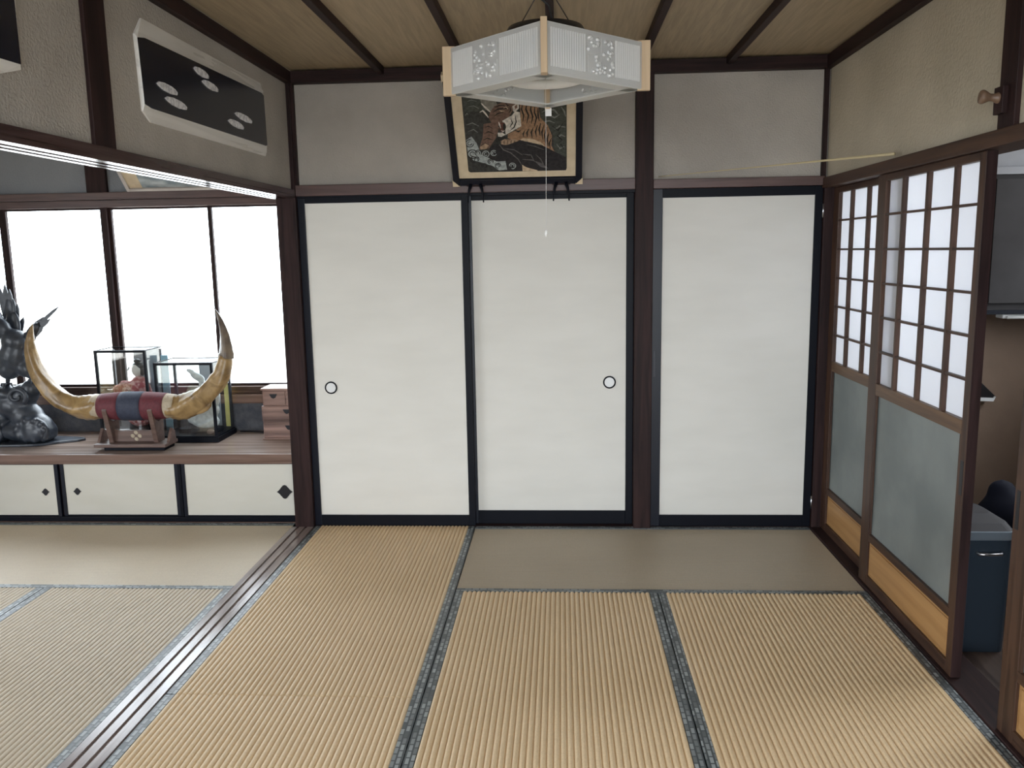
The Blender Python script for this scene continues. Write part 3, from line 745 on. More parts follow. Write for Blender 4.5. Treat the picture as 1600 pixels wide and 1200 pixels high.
('flow',[(.143,.140),(.143,.149),(.146,.156),(.151,.161),(.159,.163),(.166,.161),(.171,.155),(.173,.148),(.170,.141),(.165,.135),(.157,.132),(.157,.130),(.166,.131),(.174,.138),(.177,.148),(.175,.157),(.169,.165),(.159,.167),(.150,.165),(.142,.158),(.139,.149),(.142,.140)]),
('flow',[(.165,.144),(.161,.143),(.158,.142),(.154,.143),(.152,.145),(.151,.148),(.152,.151),(.155,.154),(.158,.155),(.163,.155),(.163,.156),(.159,.159),(.154,.157),(.149,.154),(.148,.148),(.149,.143),(.152,.139),(.157,.138),(.162,.139),(.165,.143)]),
('flow',[(.211,.148),(.206,.143),(.200,.141),(.193,.141),(.188,.145),(.186,.151),(.187,.157),(.191,.163),(.197,.165),(.203,.165),(.210,.162),(.211,.163),(.205,.169),(.196,.170),(.188,.166),(.183,.159),(.181,.150),(.185,.142),(.192,.137),(.200,.136),(.208,.139),(.213,.147)]),
('flow',[(.197,.146),(.194,.149),(.193,.151),(.193,.154),(.194,.156),(.197,.158),(.200,.158),(.202,.157),(.204,.155),(.205,.151),(.206,.152),(.207,.156),(.205,.160),(.200,.162),(.196,.162),(.192,.159),(.189,.155),(.189,.150),(.192,.146),(.196,.145)]),
('ink',[(.219,.068),(.213,.069),(.207,.072),(.204,.077),(.204,.083),(.207,.088),(.212,.092),(.218,.092),(.224,.089),(.227,.084),(.228,.078),(.230,.078),(.231,.086),(.226,.093),(.219,.097),(.211,.096),(.204,.092),(.200,.084),(.200,.075),(.204,.068),(.212,.065),(.219,.067)]),
('ink',[(.209,.080),(.211,.083),(.212,.085),(.215,.086),(.217,.085),(.220,.084),(.220,.081),(.220,.079),(.218,.077),(.216,.074),(.216,.073),(.221,.074),(.223,.077),(.224,.082),(.222,.087),(.219,.089),(.214,.090),(.210,.088),(.207,.084),(.208,.080)]),
('ink',[(.139,.072),(.136,.078),(.134,.083),(.136,.088),(.140,.092),(.146,.093),(.151,.092),(.155,.088),(.156,.082),(.154,.077),(.150,.072),(.151,.070),(.158,.074),(.160,.082),(.159,.090),(.154,.096),(.146,.098),(.139,.096),(.133,.091),(.130,.083),(.132,.075),(.137,.071)]),
('ink',[(.148,.078),(.145,.078),(.143,.079),(.141,.081),(.141,.083),(.141,.085),(.143,.086),(.146,.087),(.148,.086),(.151,.085),(.152,.086),(.150,.090),(.146,.091),(.142,.090),(.138,.087),(.137,.083),(.138,.078),(.141,.075),(.145,.074),(.148,.076)]),
('flow',[(.273,.076),(.275,.084),(.279,.090),(.286,.093),(.293,.092),(.299,.087),(.302,.081),(.301,.074),(.297,.068),(.290,.065),(.282,.065),(.282,.063),(.290,.060),(.299,.064),(.305,.072),(.306,.082),(.302,.091),(.295,.096),(.286,.097),(.277,.094),(.271,.086),(.271,.077)]),
('flow',[(.283,.073),(.282,.077),(.282,.080),(.283,.083),(.286,.085),(.289,.085),(.292,.083),(.294,.081),(.294,.078),(.293,.074),(.294,.073),(.298,.077),(.297,.082),(.295,.087),(.290,.089),(.285,.089),(.281,.086),(.278,.081),(.278,.076),(.282,.072)]),
('ink',[(.105,.110),(.098,.107),(.091,.107),(.084,.110),(.081,.116),(.081,.123),(.084,.129),(.090,.133),(.098,.133),(.104,.130),(.109,.125),(.110,.126),(.107,.134),(.099,.138),(.089,.138),(.081,.132),(.077,.124),(.077,.114),(.081,.106),(.090,.102),(.099,.102),(.106,.109)]),
('ink',[(.101,.118),(.098,.115),(.095,.114),(.092,.115),(.089,.116),(.088,.119),(.089,.122),(.091,.125),(.094,.126),(.097,.127),(.098,.128),(.093,.130),(.089,.128),(.085,.124),(.084,.119),(.086,.114),(.090,.111),(.095,.110),(.100,.112),(.102,.117)]),
('ink',[(.179,.093),(.173,.096),(.169,.101),(.168,.106),(.170,.112),(.174,.116),(.180,.117),(.186,.115),(.189,.111),(.190,.106),(.190,.099),(.191,.099),(.195,.105),(.193,.114),(.188,.119),(.180,.122),(.172,.120),(.166,.114),(.164,.106),(.165,.098),(.171,.092),(.178,.092)]),
('ink',[(.179,.100),(.176,.102),(.175,.104),(.174,.106),(.175,.108),(.177,.110),(.180,.110),(.182,.110),(.184,.108),(.185,.105),(.187,.106),(.187,.110),(.184,.113),(.180,.115),(.176,.114),(.172,.111),(.171,.106),(.172,.102),(.174,.098),(.179,.098)]),
('ink',[(.102,.116),(.101,.121),(.102,.126),(.105,.130),(.110,.132),(.115,.131),(.118,.128),(.120,.124),(.119,.119),(.116,.115),(.111,.112),(.112,.110),(.119,.111),(.123,.117),(.124,.125),(.122,.132),(.116,.136),(.109,.137),(.103,.134),(.098,.128),(.097,.120),(.100,.115)]),
('ink',[(.106,.121),(.107,.123),(.108,.125),(.109,.126),(.112,.126),(.113,.125),(.114,.124),(.114,.122),(.114,.120),(.112,.118),(.112,.116),(.116,.117),(.118,.121),(.118,.125),(.116,.129),(.112,.130),(.109,.130),(.105,.128),(.103,.124),(.104,.121)]),
('cream',[(.337,.084),(.360,.068),(.414,.051),(.413,.046),(.338,.048)])]
keys = ['print_bg', 'ink', 'leaf', 'leafd', 'leafl', 'mist', 'white', 'org', 'cream', 'brown', 'red', 'tan', 'rock', 'rockl', 'flow']
tb = MB()
x0, x1, y0, y1, rr = .063, .561, .046, .505, .014
rc = []
for cx_, cy_, a0 in ((x1-rr, y1-rr, 0), (x0+rr, y1-rr, 90), (x0+rr, y0+rr, 180), (x1-rr, y0+rr, 270)):
    for k in range(5):
        a = math.radians(a0+k*22.5); rc.append((cx_+rr*math.cos(a), cy_+rr*math.sin(a)))
tb.mat(0).prism(rc, 'z', -.001, .0006)
for i, (k, pts) in enumerate(TIG):
    z = .0008+i*.00001
    pts = [(min(max(a, x0+.001), x1-.001), min(max(b, y0+.001), y1-.001)) for a, b in pts]
    tb.mat(keys.index(k)).add([(a, b, z) for a, b in pts], [tuple(range(len(pts)))])
tb.build('tiger_print', ['ink_'+k for k in keys], pic, label='dark print of an orange striped tiger on a rock with pale flowers')
for cx_, cy_, sx, sy in ((FL, FB, 1, 1), (FR, FB, -1, 1), (FL, FT, 1, -1), (FR, FT, -1, -1)):
    MB().prism([(cx_-sx*.003, cy_-sy*.003), (cx_+sx*.034, cy_-sy*.003), (cx_-sx*.003, cy_+sy*.034)], 'z', -.024, .0115).build('corner_guard', 'picture_mount', pic)
for xx, lb in ((-.432, 'dark forked picture hook under the left end of the tiger picture'), (.006, 'dark forked picture hook under the right end of the tiger picture')):
    hk = thing('picture_hook', lb, 'hook', (xx, 4.36, 1.76), group='picture hooks')
    MB().box(xx-.046, xx+.046, 4.350, 4.383, 1.835, 1.855).build('bracket', 'dark_wood_x', hk, .003)
    for s in (-1, 1):
        MB().tube([(xx+s*.024, 4.350, 1.845), (xx+s*.033, 4.346, 1.815), (xx+s*.038, 4.344, 1.785), (xx+s*.040, 4.342, 1.752)], [.010, .007, .004, .0035], 8).build('prong', 'lacquer', hk)

# ================================================================== PLAQUES ON THE LEFT WALL
wood('plaque_edge', (.66, .64, .60), (.82, .80, .76), 'y', (.22, .35), sc=18, bump=.03)
plain('plaque_face', (.010, .012, .022), .22, spec=.55)
noisy('pearl', (.66, .67, .70), (.86, .86, .88), nscale=60, rough=(.2, .35), spec=.6)
def plaque(label, outer, face, loz, XB=-1.405):
    t = thing('wall_plaque', label, 'plaque', (XB, (outer[0][0]+outer[3][0])/2, outer[0][1]), group='dark lacquer plaques')
    xb, xm, xf = XB, XB+.006, XB+.013
    cy_ = sum(p[0] for p in outer)/len(outer); cz_ = sum(p[1] for p in outer)/len(outer)
    n = len(outer)
    mb = MB()
    vs = [(xb, a, b) for a, b in outer]+[(xm, a, b) for a, b in outer]+[(xf, a, b) for a, b in face]
    fs = [tuple(range(n))]+[(i, (i+1) % n, n+(i+1) % n, n+i) for i in range(n)]+[(n+i, n+(i+1) % n, 2*n+(i+1) % n, 2*n+i) for i in range(n)]+[tuple(range(2*n, 3*n))]
    mb.add(vs, fs).build('bevelled_board', 'plaque_edge', t, label='pale polished bevelled edge')
    MB().prism(face, 'x', xf-.002, xf+.0015).build('lacquer_face', 'plaque_face', t)
    for (ya, za), (yb, zb) in loz:
        ym, zm = (ya+yb)/2, (za+zb)/2; L = (yb-ya)/2*1.0; h = .0150
        pts = [(-1, .25), (-.8, .8), (-.3, 1), (.4, .85), (.8, .45), (1, -.05), (.95, -.75), (.3, -1), (-.4, -.75), (-.85, -.15)]
        sl_ = 0
        MB().prism([(ym+p*L, zm+sl_*p*L+q*h) for p, q in pts], 'x', xf, xf+.007).build('boat_inlay', 'pearl', t, .002)
    return t
plaque('black lacquer wall plaque with pale sloping edges and six small white boat shapes',
       [(2.831, 1.99), (2.882, 1.96), (4.009, 1.97), (4.029, 1.99), (4.029, 2.27), (3.993, 2.301), (2.871, 2.296), (2.816, 2.233)],
       [(2.833, 2.012), (2.881, 2.005), (3.999, 2.016), (4.016, 2.022), (4.009, 2.246), (3.983, 2.254), (2.869, 2.232), (2.819, 2.222)],
       [((2.925, 2.099), (3.078, 2.088)), ((2.979, 2.059), (3.149, 2.048)), ((3.239, 2.213), (3.371, 2.203)), ((3.308, 2.181), (3.457, 2.166)), ((3.625, 2.108), (3.822, 2.098)), ((3.545, 2.068), (3.714, 2.055))])
plaque('dark wall plaque cut by the top left picture corner',
       [(1.062, 1.98), (1.102, 1.96), (2.108, 1.965), (2.189, 1.99), (2.199, 2.233), (2.153, 2.27), (1.112, 2.278), (1.062, 2.228)],
       [(1.092, 2.01), (1.112, 1.999), (2.108, 1.999), (2.179, 2.001), (2.179, 2.214), (2.123, 2.23), (1.112, 2.228), (1.092, 2.214)],
       [((1.229, 2.114), (1.382, 2.104)), ((1.638, 2.166), (1.792, 2.155)), ((1.997, 2.171), (2.109, 2.166))])

# ================================================================== SMALL THINGS ON THE RIGHT WALL
wood('peg_wood', (.14, .085, .055), (.22, .14, .09), 'x', (.4, .5))
pg_ = thing('coat_peg', 'turned wooden coat peg on the dark post high on the right wall', 'peg', (1.335, 2.69, 1.925))
box('peg_plate', 'dark_wood_z', pg_, 1.318, 1.336, 2.66, 2.712, 1.885, 1.965, .003)
rotd = Vector((-.92, .10, .10)).normalized()
base_ = Vector((1.322, 2.685, 1.932))
prof_ = [(0, .017), (.008, .016), (.018, .011), (.028, .011), (.036, .016), (.044, .020), (.050, .021), (.055, .019), (.057, .012)]
MB().tube([base_+rotd*a for a, r in prof_], [r for a, r in prof_], 14).build('knob', 'peg_wood', pg_)
plain('bamboo', (.50, .42, .25), .5)
cd0, cd1 = Vector((.50, 4.372, 1.858)), Vector((1.318, 3.46, 1.850))
pts = []
for k in range(15):
    t = k/14; p = cd0.lerp(cd1, t); p.z += .012*math.sin(PI*t)*0+.006; pts.append(p)
bs = MB().tube(pts, [.0022+.0045*(k/14)**2 for k in range(15)], 6).build('bamboo_rod', 'bamboo', None)
tag(bs, 'thin pale bamboo rod laid across the corner on the lintels', 'rod')

# ================================================================== CORRIDOR CONTENTS
plain('bin_body', (.045, .065, .09), .4, .1)
plain('bin_lid', (.055, .052, .055), .6, spec=.2)
plain('bin_rim', (.30, .36, .42), .3, .3)
plain('bag_dark', (.005, .006, .014), .8, spec=.2)
noisy('grey_laminate', (.024, .022, .022), (.034, .032, .032), nscale=4, rough=(.8, .9), spec=.1)
noisy('pale_laminate', (.16, .16, .165), (.20, .20, .21), nscale=4, rough=(.8, .9), spec=.1)
bn = thing('waste_bin', 'dark blue-grey waste bin with a pale lid rim standing in the corridor', 'bin', (1.60, 3.22, -.05))
def rrect(x0, x1, y0, y1, r):
    o = []
    for cx_, cy_, a0 in ((x1-r, y1-r, 0), (x0+r, y1-r, 90), (x0+r, y0+r, 180), (x1-r, y0+r, 270)):
        for k in range(5):
            a = math.radians(a0+k*22.5); o.append((cx_+r*math.cos(a), cy_+r*math.sin(a)))
    return o
def loft(mb, secs):
    n = len(secs[0][0]); vs = []; fs = []
    for poly, z in secs: vs += [(a, b, z) for a, b in poly]
    for i in range(len(secs)-1): fs += [(i*n+k, i*n+(k+1) % n, (i+1)*n+(k+1) % n, (i+1)*n+k) for k in range(n)]
    fs += [tuple(range(n))[::-1], tuple(range((len(secs)-1)*n, len(secs)*n))]
    return mb.add(vs, fs)
loft(MB(), [(rrect(1.505, 1.690, 3.09, 3.34, .03), -.05), (rrect(1.500, 1.695, 3.085, 3.345, .03), .400)]).build('body', 'bin_body', bn)
loft(MB(), [(rrect(1.497, 1.698, 3.082, 3.348, .03), .400), (rrect(1.495, 1.700, 3.080, 3.350, .03), .408), (rrect(1.495, 1.700, 3.080, 3.350, .03), .432)]).build('rim', 'bin_rim', bn)
lid = loft(MB(), [(rrect(1.497, 1.698, 3.09, 3.348, .03), .4321), (rrect(1.51, 1.685, 3.12, 3.345, .03), .455), (rrect(1.54, 1.66, 3.2, 3.34, .03), .468)]).build('lid', 'bin_lid', bn)
MB().tube([(1.555, 3.084, .352), (1.56, 3.070, .350), (1.60, 3.064, .350), (1.64, 3.070, .350), (1.645, 3.084, .352)], .006, 8).build('handle', 'steel', bn)
bg_ = MB()
bg_.ell((1.86, 3.50, .16), (.13, .12, .21)); bg_.ell((1.83, 3.49, .33), (.10, .10, .15), (.2, .3, 0)); bg_.ell((1.90, 3.48, .30), (.09, .10, .20), (0, -.3, 0)); bg_.ell((1.85, 3.5, .46), (.06, .05, .06))
bo = bg_.build('dark_bag', 'bag_dark', None); remeshed(bo, .014, 6)
tag(bo, 'soft dark navy bag slumped behind the waste bin', 'bag')
kc = thing('wall_cupboard', 'grey wall cupboard with a dark door hung on the corridor wall', 'cupboard', (2.1, 4.45, 1.16))
box('body', 'grey_laminate', kc, 1.60, 2.70, 4.36, 4.618, 1.165, 1.835)
box('door', 'grey_laminate', kc, 1.605, 2.15, 4.340, 4.358, 1.20, 1.815, .003)
box('door', 'grey_laminate', kc, 2.155, 2.695, 4.340, 4.358, 1.20, 1.815, .003)
box('upper_panel', 'pale_laminate', kc, 1.60, 2.70, 4.38, 4.618, 1.872, 2.25)
box('rail', 'pale_laminate', kc, 1.60, 2.70, 4.345, 4.618, 1.836, 1.872, .002)
box('shelf_edge', 'lacquer', kc, 1.60, 2.70, 4.335, 4.618, 1.145, 1.165)
ul = thing('strip_light', 'small white strip light under the grey wall cupboard', 'light fixture', (2.3, 4.40, 1.12))
MB().box(2.24, 2.60, 4.36, 4.43, 1.122, 1.1449).build('housing', 'white_plastic', ul, .004)
MB().tube([(2.26, 4.352, 1.128), (2.58, 4.352, 1.128)], .008, 8).build('tube', 'white_plastic', ul)
wg = thing('dust_pan', 'small black wedge-shaped pan with a pale lower edge on the corridor wall', 'dustpan', (2.25, 4.59, .70))
MB().prism([(2.16, .79), (2.255, .765), (2.335, .688), (2.325, .676), (2.16, .684)], 'y', 4.56, 4.6185).build('pan', 'black_plastic', wg, .003)
MB().prism([(2.16, .684), (2.325, .676), (2.336, .684), (2.325, .658), (2.16, .666)], 'y', 4.552, 4.6).build('edge', 'pull_white', wg)

# ================================================================== FRAMED PICTURE IN THE NEXT ROOM
noisy('landscape', (.22, .27, .30), (.55, .60, .62), scale=(1, 3, 1), nscale=5, rough=(.15, .2), lo=.4, hi=.6)
noisy('frame_pale', (.42, .38, .36), (.52, .48, .45), nscale=12, rough=(.4, .5))
fp = thing('landscape_picture', 'glazed landscape picture in a thin pale frame leaning out above the windows', 'picture', (-2.60, 4.985, 1.903), (math.radians(90+44), 0, 0))
FW, FH = 1.0, .42
for a in ((0, .02, 0, FH), (FW-.02, FW, 0, FH), (.02, FW-.02, 0, .02), (.02, FW-.02, FH-.02, FH)):
    box('frame_bar', 'frame_pale', fp, a[0], a[1], a[2], a[3], -.02, .012, .003)
box('print', 'landscape', fp, .018, FW-.018, .018, FH-.018, -.012, 0)
box('mount', 'picture_mount', fp, .018, .10, .018, FH-.018, -.011, .001)

# ================================================================== THINGS ON THE COUNTER
# ---- horn ornament
noisy('horn', (.14, .082, .03), (.42, .28, .125), scale=(1, 1, 1), nscale=9, detail=6, rough=(.25, .4), bump=.5, bdist=.006, dist=1.5, lo=.3, hi=.7)
noisy('horn_tip', (.10, .075, .06), (.22, .17, .12), nscale=14, rough=(.25, .35), bump=.2)
noisy('cloth_red', (.10, .018, .026), (.14, .026, .036), nscale=80, rough=(.6, .75))
noisy('cloth_navy', (.026, .032, .058), (.040, .048, .078), nscale=80, rough=(.6, .75))
noisy('cloth_beige', (.40, .33, .24), (.50, .42, .31), nscale=60, rough=(.6, .75))
HY = 4.60
stand = thing('horn_stand', 'small dark wooden stand with two forked uprights holding the horns', 'stand', (-2.48, HY, ZT))
box('foot', 'lacquer', stand, -2.645, -2.285, HY-.055, HY+.07, ZT, .424, .003)
box('base_plate', 'stand_wood', stand, -2.695, -2.270, HY-.075, HY+.085, .424, .444, .004)
for ux, nm in ((-2.612, 1), (-2.345, -1)):
    pr_ = [(HY-.030, .444), (HY+.050, .444), (HY+.052, .60), (HY+.085, .645), (HY+.070, .650), (HY+.030, .575), (HY-.005, .566), (HY-.045, .585), (HY-.070, .636), (HY-.078, .652), (HY-.082, .640), (HY-.060, .56)]
    MB().prism(pr_, 'x', ux-.014, ux+.014).build('upright', 'stand_wood', stand, .003)
cbp = [(-2.598, .446), (-2.359, .446), (-2.359, .520), (-2.40, .510), (-2.478, .514), (-2.56, .510), (-2.598, .520)]
MB().prism(cbp, 'y', HY-.012, HY+.012).build('cross_board', 'stand_wood', stand, .002)
fb = MB()
for dx, dz in ((-.021, 0), (.021, 0), (0, .019), (0, -.019)): fb.ell((-2.470+dx, HY-.012, .480+dz), (.014, .003, .011), (0, .5, 0), 10, 6)
fb.build('flower_cutout', 'cloth_beige', stand, label='pale pierced flower mark')
for sx, x in ((-1, -2.66), (1, -2.305)):
    MB().prism([(HY-.03, .444), (HY+.06, .444), (HY+.05, .50), (HY+.02, .52)], 'x', x-.008+.03*sx, x+.008+.03*sx).build('brace', 'stand_wood', stand)

hn = thing('horn_ornament', 'pair of long upcurved amber horns joined by a red and navy cloth grip', 'horns', (-2.465, HY, .575))
def interp(P, n):
    P = [Vector(p) for p in P]; out = []
    Q = [P[0]*2-P[1]]+P+[P[-1]*2-P[-2]]
    for i in range(1, len(Q)-2):
        for k in range(n):
            t = k/n; a, b, c, d = Q[i-1], Q[i], Q[i+1], Q[i+2]
            out.append(.5*((2*b)+(-a+c)*t+(2*a-5*b+4*c-d)*t*t+(-a+3*b-3*c+d)*t**3))
    out.append(P[-1]); return out
def horn(P, R, name, mats):
    pa = interp(P, 6); ra = [r.x for r in interp([(r, 0, 0) for r in R], 6)]
    sq = lambda i, a: 1+.13*math.sin(4*a+i*.22)*(1 if i < len(pa)*.75 else .3)+.03*math.sin(i*1.9+a)
    mb = MB(); mb.tube(pa, [max(.002, r) for r in ra], 18, True, sq)
    return mb.build(name, mats, hn)
hl = horn([(-2.67, HY, .655), (-2.75, HY, .648), (-2.83, HY, .658), (-2.935, HY, .720), (-3.035, HY+.01, .850), (-3.072, HY+.02, .990), (-3.066, HY+.025, 1.07), (-3.050, HY+.03, 1.135)],
          [.066, .066, .060, .052, .042, .030, .019, .003], 'horn', 'horn')
hr_ = horn([(-2.26, HY, .650), (-2.20, HY, .645), (-2.13, HY, .668), (-2.04, HY, .722), (-1.950, HY+.01, .825), (-1.917, HY+.02, .935)], [.066, .068, .065, .058, .049, .039], 'horn', 'horn')
horn([(-1.917, HY+.02, .930), (-1.912, HY+.02, .965), (-1.918, HY+.025, 1.06), (-1.937, HY+.03, 1.14), (-1.968, HY+.03, 1.212)], [.041, .036, .026, .015, .002], 'horn_tip', 'horn_tip')
def seg(x0, x1, nm, mt, r):
    n = 7; xs = [x0+(x1-x0)*k/(n-1) for k in range(n)]
    MB().tube([(x, HY, .655) for x in xs], [r(x) for x in xs], 24).build(nm, mt, hn)
rb = lambda x: .084-.18*abs(x+2.465)**2*1.6
seg(-2.712, -2.664, 'grip_end', 'cloth_beige', lambda x: rb(x)-.002)
seg(-2.666, -2.538, 'red_wrap', 'cloth_red', rb)
seg(-2.539, -2.404, 'navy_wrap', 'cloth_navy', lambda x: rb(x)+.0008)
seg(-2.405, -2.275, 'red_wrap', 'cloth_red', rb)
seg(-2.277, -2.222, 'grip_end', 'cloth_beige', lambda x: rb(x)-.002)
# broken flap of horn skin at the right
fl_ = MB()
fl_.ell((-2.075, HY-.02, .648), (.075, .012, .038), (0, -.35, 0), 12, 6)
fl_.build('horn_flake', 'horn', hn)

# ---- bronze eagle on a twisted stump
noisy('bronze', (.017, .022, .032), (.050, .060, .078), nscale=14, detail=6, rough=(.3, .45), bump=.5, bdist=.006, spec=.6)
eg = thing('eagle_statue', 'dark bronze eagle with raised wings perched on a twisted stump', 'statue', (-3.25, 4.77, ZT))
EX = -3.27; EYY = 4.77
bp_ = []
for k in range(28):
    a = 2*PI*k/28; r = 1+.10*math.sin(3*a+.5)+.07*math.sin(5*a)
    bp_.append((EX-.02+.335*r*math.cos(a), EYY+.01+.14*r*math.sin(a)))
MB().prism(bp_, 'z', ZT, ZT+.014).build('base_plate', 'bronze', eg, .004)
sb = MB()
for c, r, ro in [((EX+.02, EYY, .47), (.19, .10, .065), (0, .1, 0)), ((EX+.10, EYY-.02, .50), (.10, .09, .085), (0, 0, 0)), ((EX+.145, EYY-.02, .475), (.065, .09, .065), (0, 0, 0)),
                 ((EX+.03, EYY, .57), (.115, .085, .085), (0, .5, 0)), ((EX-.04, EYY, .63), (.12, .085, .085), (0, .3, 0)), ((EX+.02, EYY, .69), (.10, .08, .075), (0, -.4, 0)),
                 ((EX+.085, EYY-.01, .735), (.058, .06, .055), (0, .3, 0)), ((EX+.115, EYY, .765), (.032, .04, .028), (0, 0, 0)), ((EX-.08, EYY, .71), (.12, .08, .05), (0, .2, 0)),
                 ((EX-.16, EYY, .53), (.10, .09, .05), (0, -.5, 0)), ((EX-.20, EYY-.02, .46), (.12, .09, .05), (0, .2, 0)), ((EX+.10, EYY-.07, .47), (.05, .04, .05), (0, 0, 0))]:
    sb.ell(c, r, ro)
for k in range(10):
    a = k*.62; sb.ell((EX+.10+.085*math.cos(a), EYY-.085, .495+.06*math.sin(a)), (.022, .02, .022))
so_ = sb.build('stump', 'bronze', eg); remeshed(so_, .010, 3)
def curl(cx_, cz_, r0, turns, rad, yy):
    n = int(turns*20); P_ = []; R_ = []
    for k in range(n+1):
        t = k/n; a = -PI*.3+2*PI*turns*t; r = r0*(1-.72*t)
        P_.append((cx_+r*math.cos(a), yy-.012*t, cz_+r*.85*math.sin(a))); R_.append(rad*(1-.5*t))
    return MB().tube(P_, R_, 8).build('root_curl', 'bronze', so_)
curl(EX+.115, .492, .085, 1.6, .020, EYY-.075)
curl(EX-.16, .475, .07, 1.4, .018, EYY-.07)
curl(EX+.03, .70, .06, 1.2, .016, EYY-.07)
eb = MB()
for c, r, ro in [((EX-.01, EYY, .935), (.085, .075, .115), (0, .35, 0)), ((EX+.01, EYY, 1.02), (.085, .07, .075), (0, .4, 0)), ((EX-.045, EYY, .86), (.07, .065, .07), (0, .2, 0)),
                 ((EX-.06, EYY-.01, 1.10), (.055, .045, .065), (0, -.4, 0)), ((EX-.085, EYY-.02, 1.17), (.042, .038, .045), (0, 0, 0)), ((EX-.13, EYY-.025, 1.155), (.032, .014, .014), (0, .5, 0)),
                 ((EX+.045, EYY, .86), (.05, .045, .06), (0, -.5, 0)), ((EX+.075, EYY, .825), (.024, .024, .045), (0, -.5, 0))]:
    eb.ell(c, r, ro)
ebo = eb.build('eagle_body', 'bronze', eg); remeshed(ebo, .009, 3)
lg = MB()
lg.tube([(EX+.055, EYY, .86), (EX+.085, EYY, .835), (EX+.098, EYY-.01, .80), (EX+.100, EYY-.012, .772)], [.022, .017, .011, .010], 8)
for dx, dy in ((.03, -.01), (.01, -.03), (-.02, -.01)): lg.tube([(EX+.10, EYY-.012, .785), (EX+.10+dx, EYY-.012+dy, .790), (EX+.10+dx*1.4, EYY-.012+dy*1.4, .772)], [.009, .008, .002], 6)
lg.build('leg', 'bronze', eg)
lg = MB(); lg.tube([(EX-.05, EYY, .85), (EX-.055, EYY-.01, .80), (EX-.06, EYY-.012, .755)], [.024, .014, .010], 8)
for dx, dy in ((.03, -.01), (.0, -.03), (-.03, -.01)): lg.tube([(EX-.06, EYY-.012, .765), (EX-.06+dx, EYY-.012+dy, .768), (EX-.06+dx*1.4, EYY-.012+dy*1.4, .745)], [.009, .008, .002], 6)
lg.build('leg', 'bronze', eg)
def feather(p0, p1, wd, bend, par):
    p0, p1 = Vector(p0), Vector(p1); d = p1-p0; n = Vector((-d.z, 0, d.x)).normalized(); pts = []
    L = [(0, .5), (.2, .9), (.5, 1), (.8, .8), (1, .05)]
    up_ = [p0+d*t+n*(wd*w*.5+bend*math.sin(PI*t)) for t, w in L]; dn = [p0+d*t+n*(-wd*w*.5+bend*math.sin(PI*t)) for t, w in L]
    poly = [(p.x, p.z) for p in up_+dn[::-1]]
    return MB().prism(poly, 'y', p0.y-.004, p0.y+.004).build('feather', 'bronze', par, .0015)
wg1 = MB()
wg1.ell((EX+.065, EYY+.015, 1.02), (.075, .03, .045), (0, -.75, 0)); wg1.ell((EX+.11, EYY+.02, 1.075), (.07, .02, .032), (0, -.85, 0))
wgo = wg1.build('wing', 'bronze', eg)
for k, (a, b, w_) in enumerate([((.06, .99), (.135, 1.055), .04), ((.09, 1.03), (.18, 1.105), .04), ((.10, 1.06), (.225, 1.150), .034), ((.11, 1.08), (.285, 1.225), .022), ((.08, 1.08), (.20, 1.165), .03)]):
    feather((EX+a[0], EYY+.012+k*.006, a[1]), (EX+b[0], EYY+.012+k*.006, b[1]), w_, .004, wgo)
wg2 = MB(); wg2.ell((EX-.03, EYY+.05, 1.10), (.05, .02, .10), (0, .1, 0)); wg2.ell((EX-.035, EYY+.055, 1.20), (.035, .015, .09), (0, .05, 0))
wgo2 = wg2.build('wing', 'bronze', eg)
for k, (a, b, w_) in enumerate([((-.03, 1.15), (-.025, 1.33), .035), ((-.05, 1.15), (-.055, 1.36), .035), ((-.07, 1.13), (-.09, 1.34), .035), ((-.01, 1.10), (.005, 1.24), .03), ((.0, 1.06), (.03, 1.16), .03)]):
    feather((EX+a[0], EYY+.05+k*.005, a[1]), (EX+b[0], EYY+.05+k*.005, b[1]), w_, .003, wgo2)

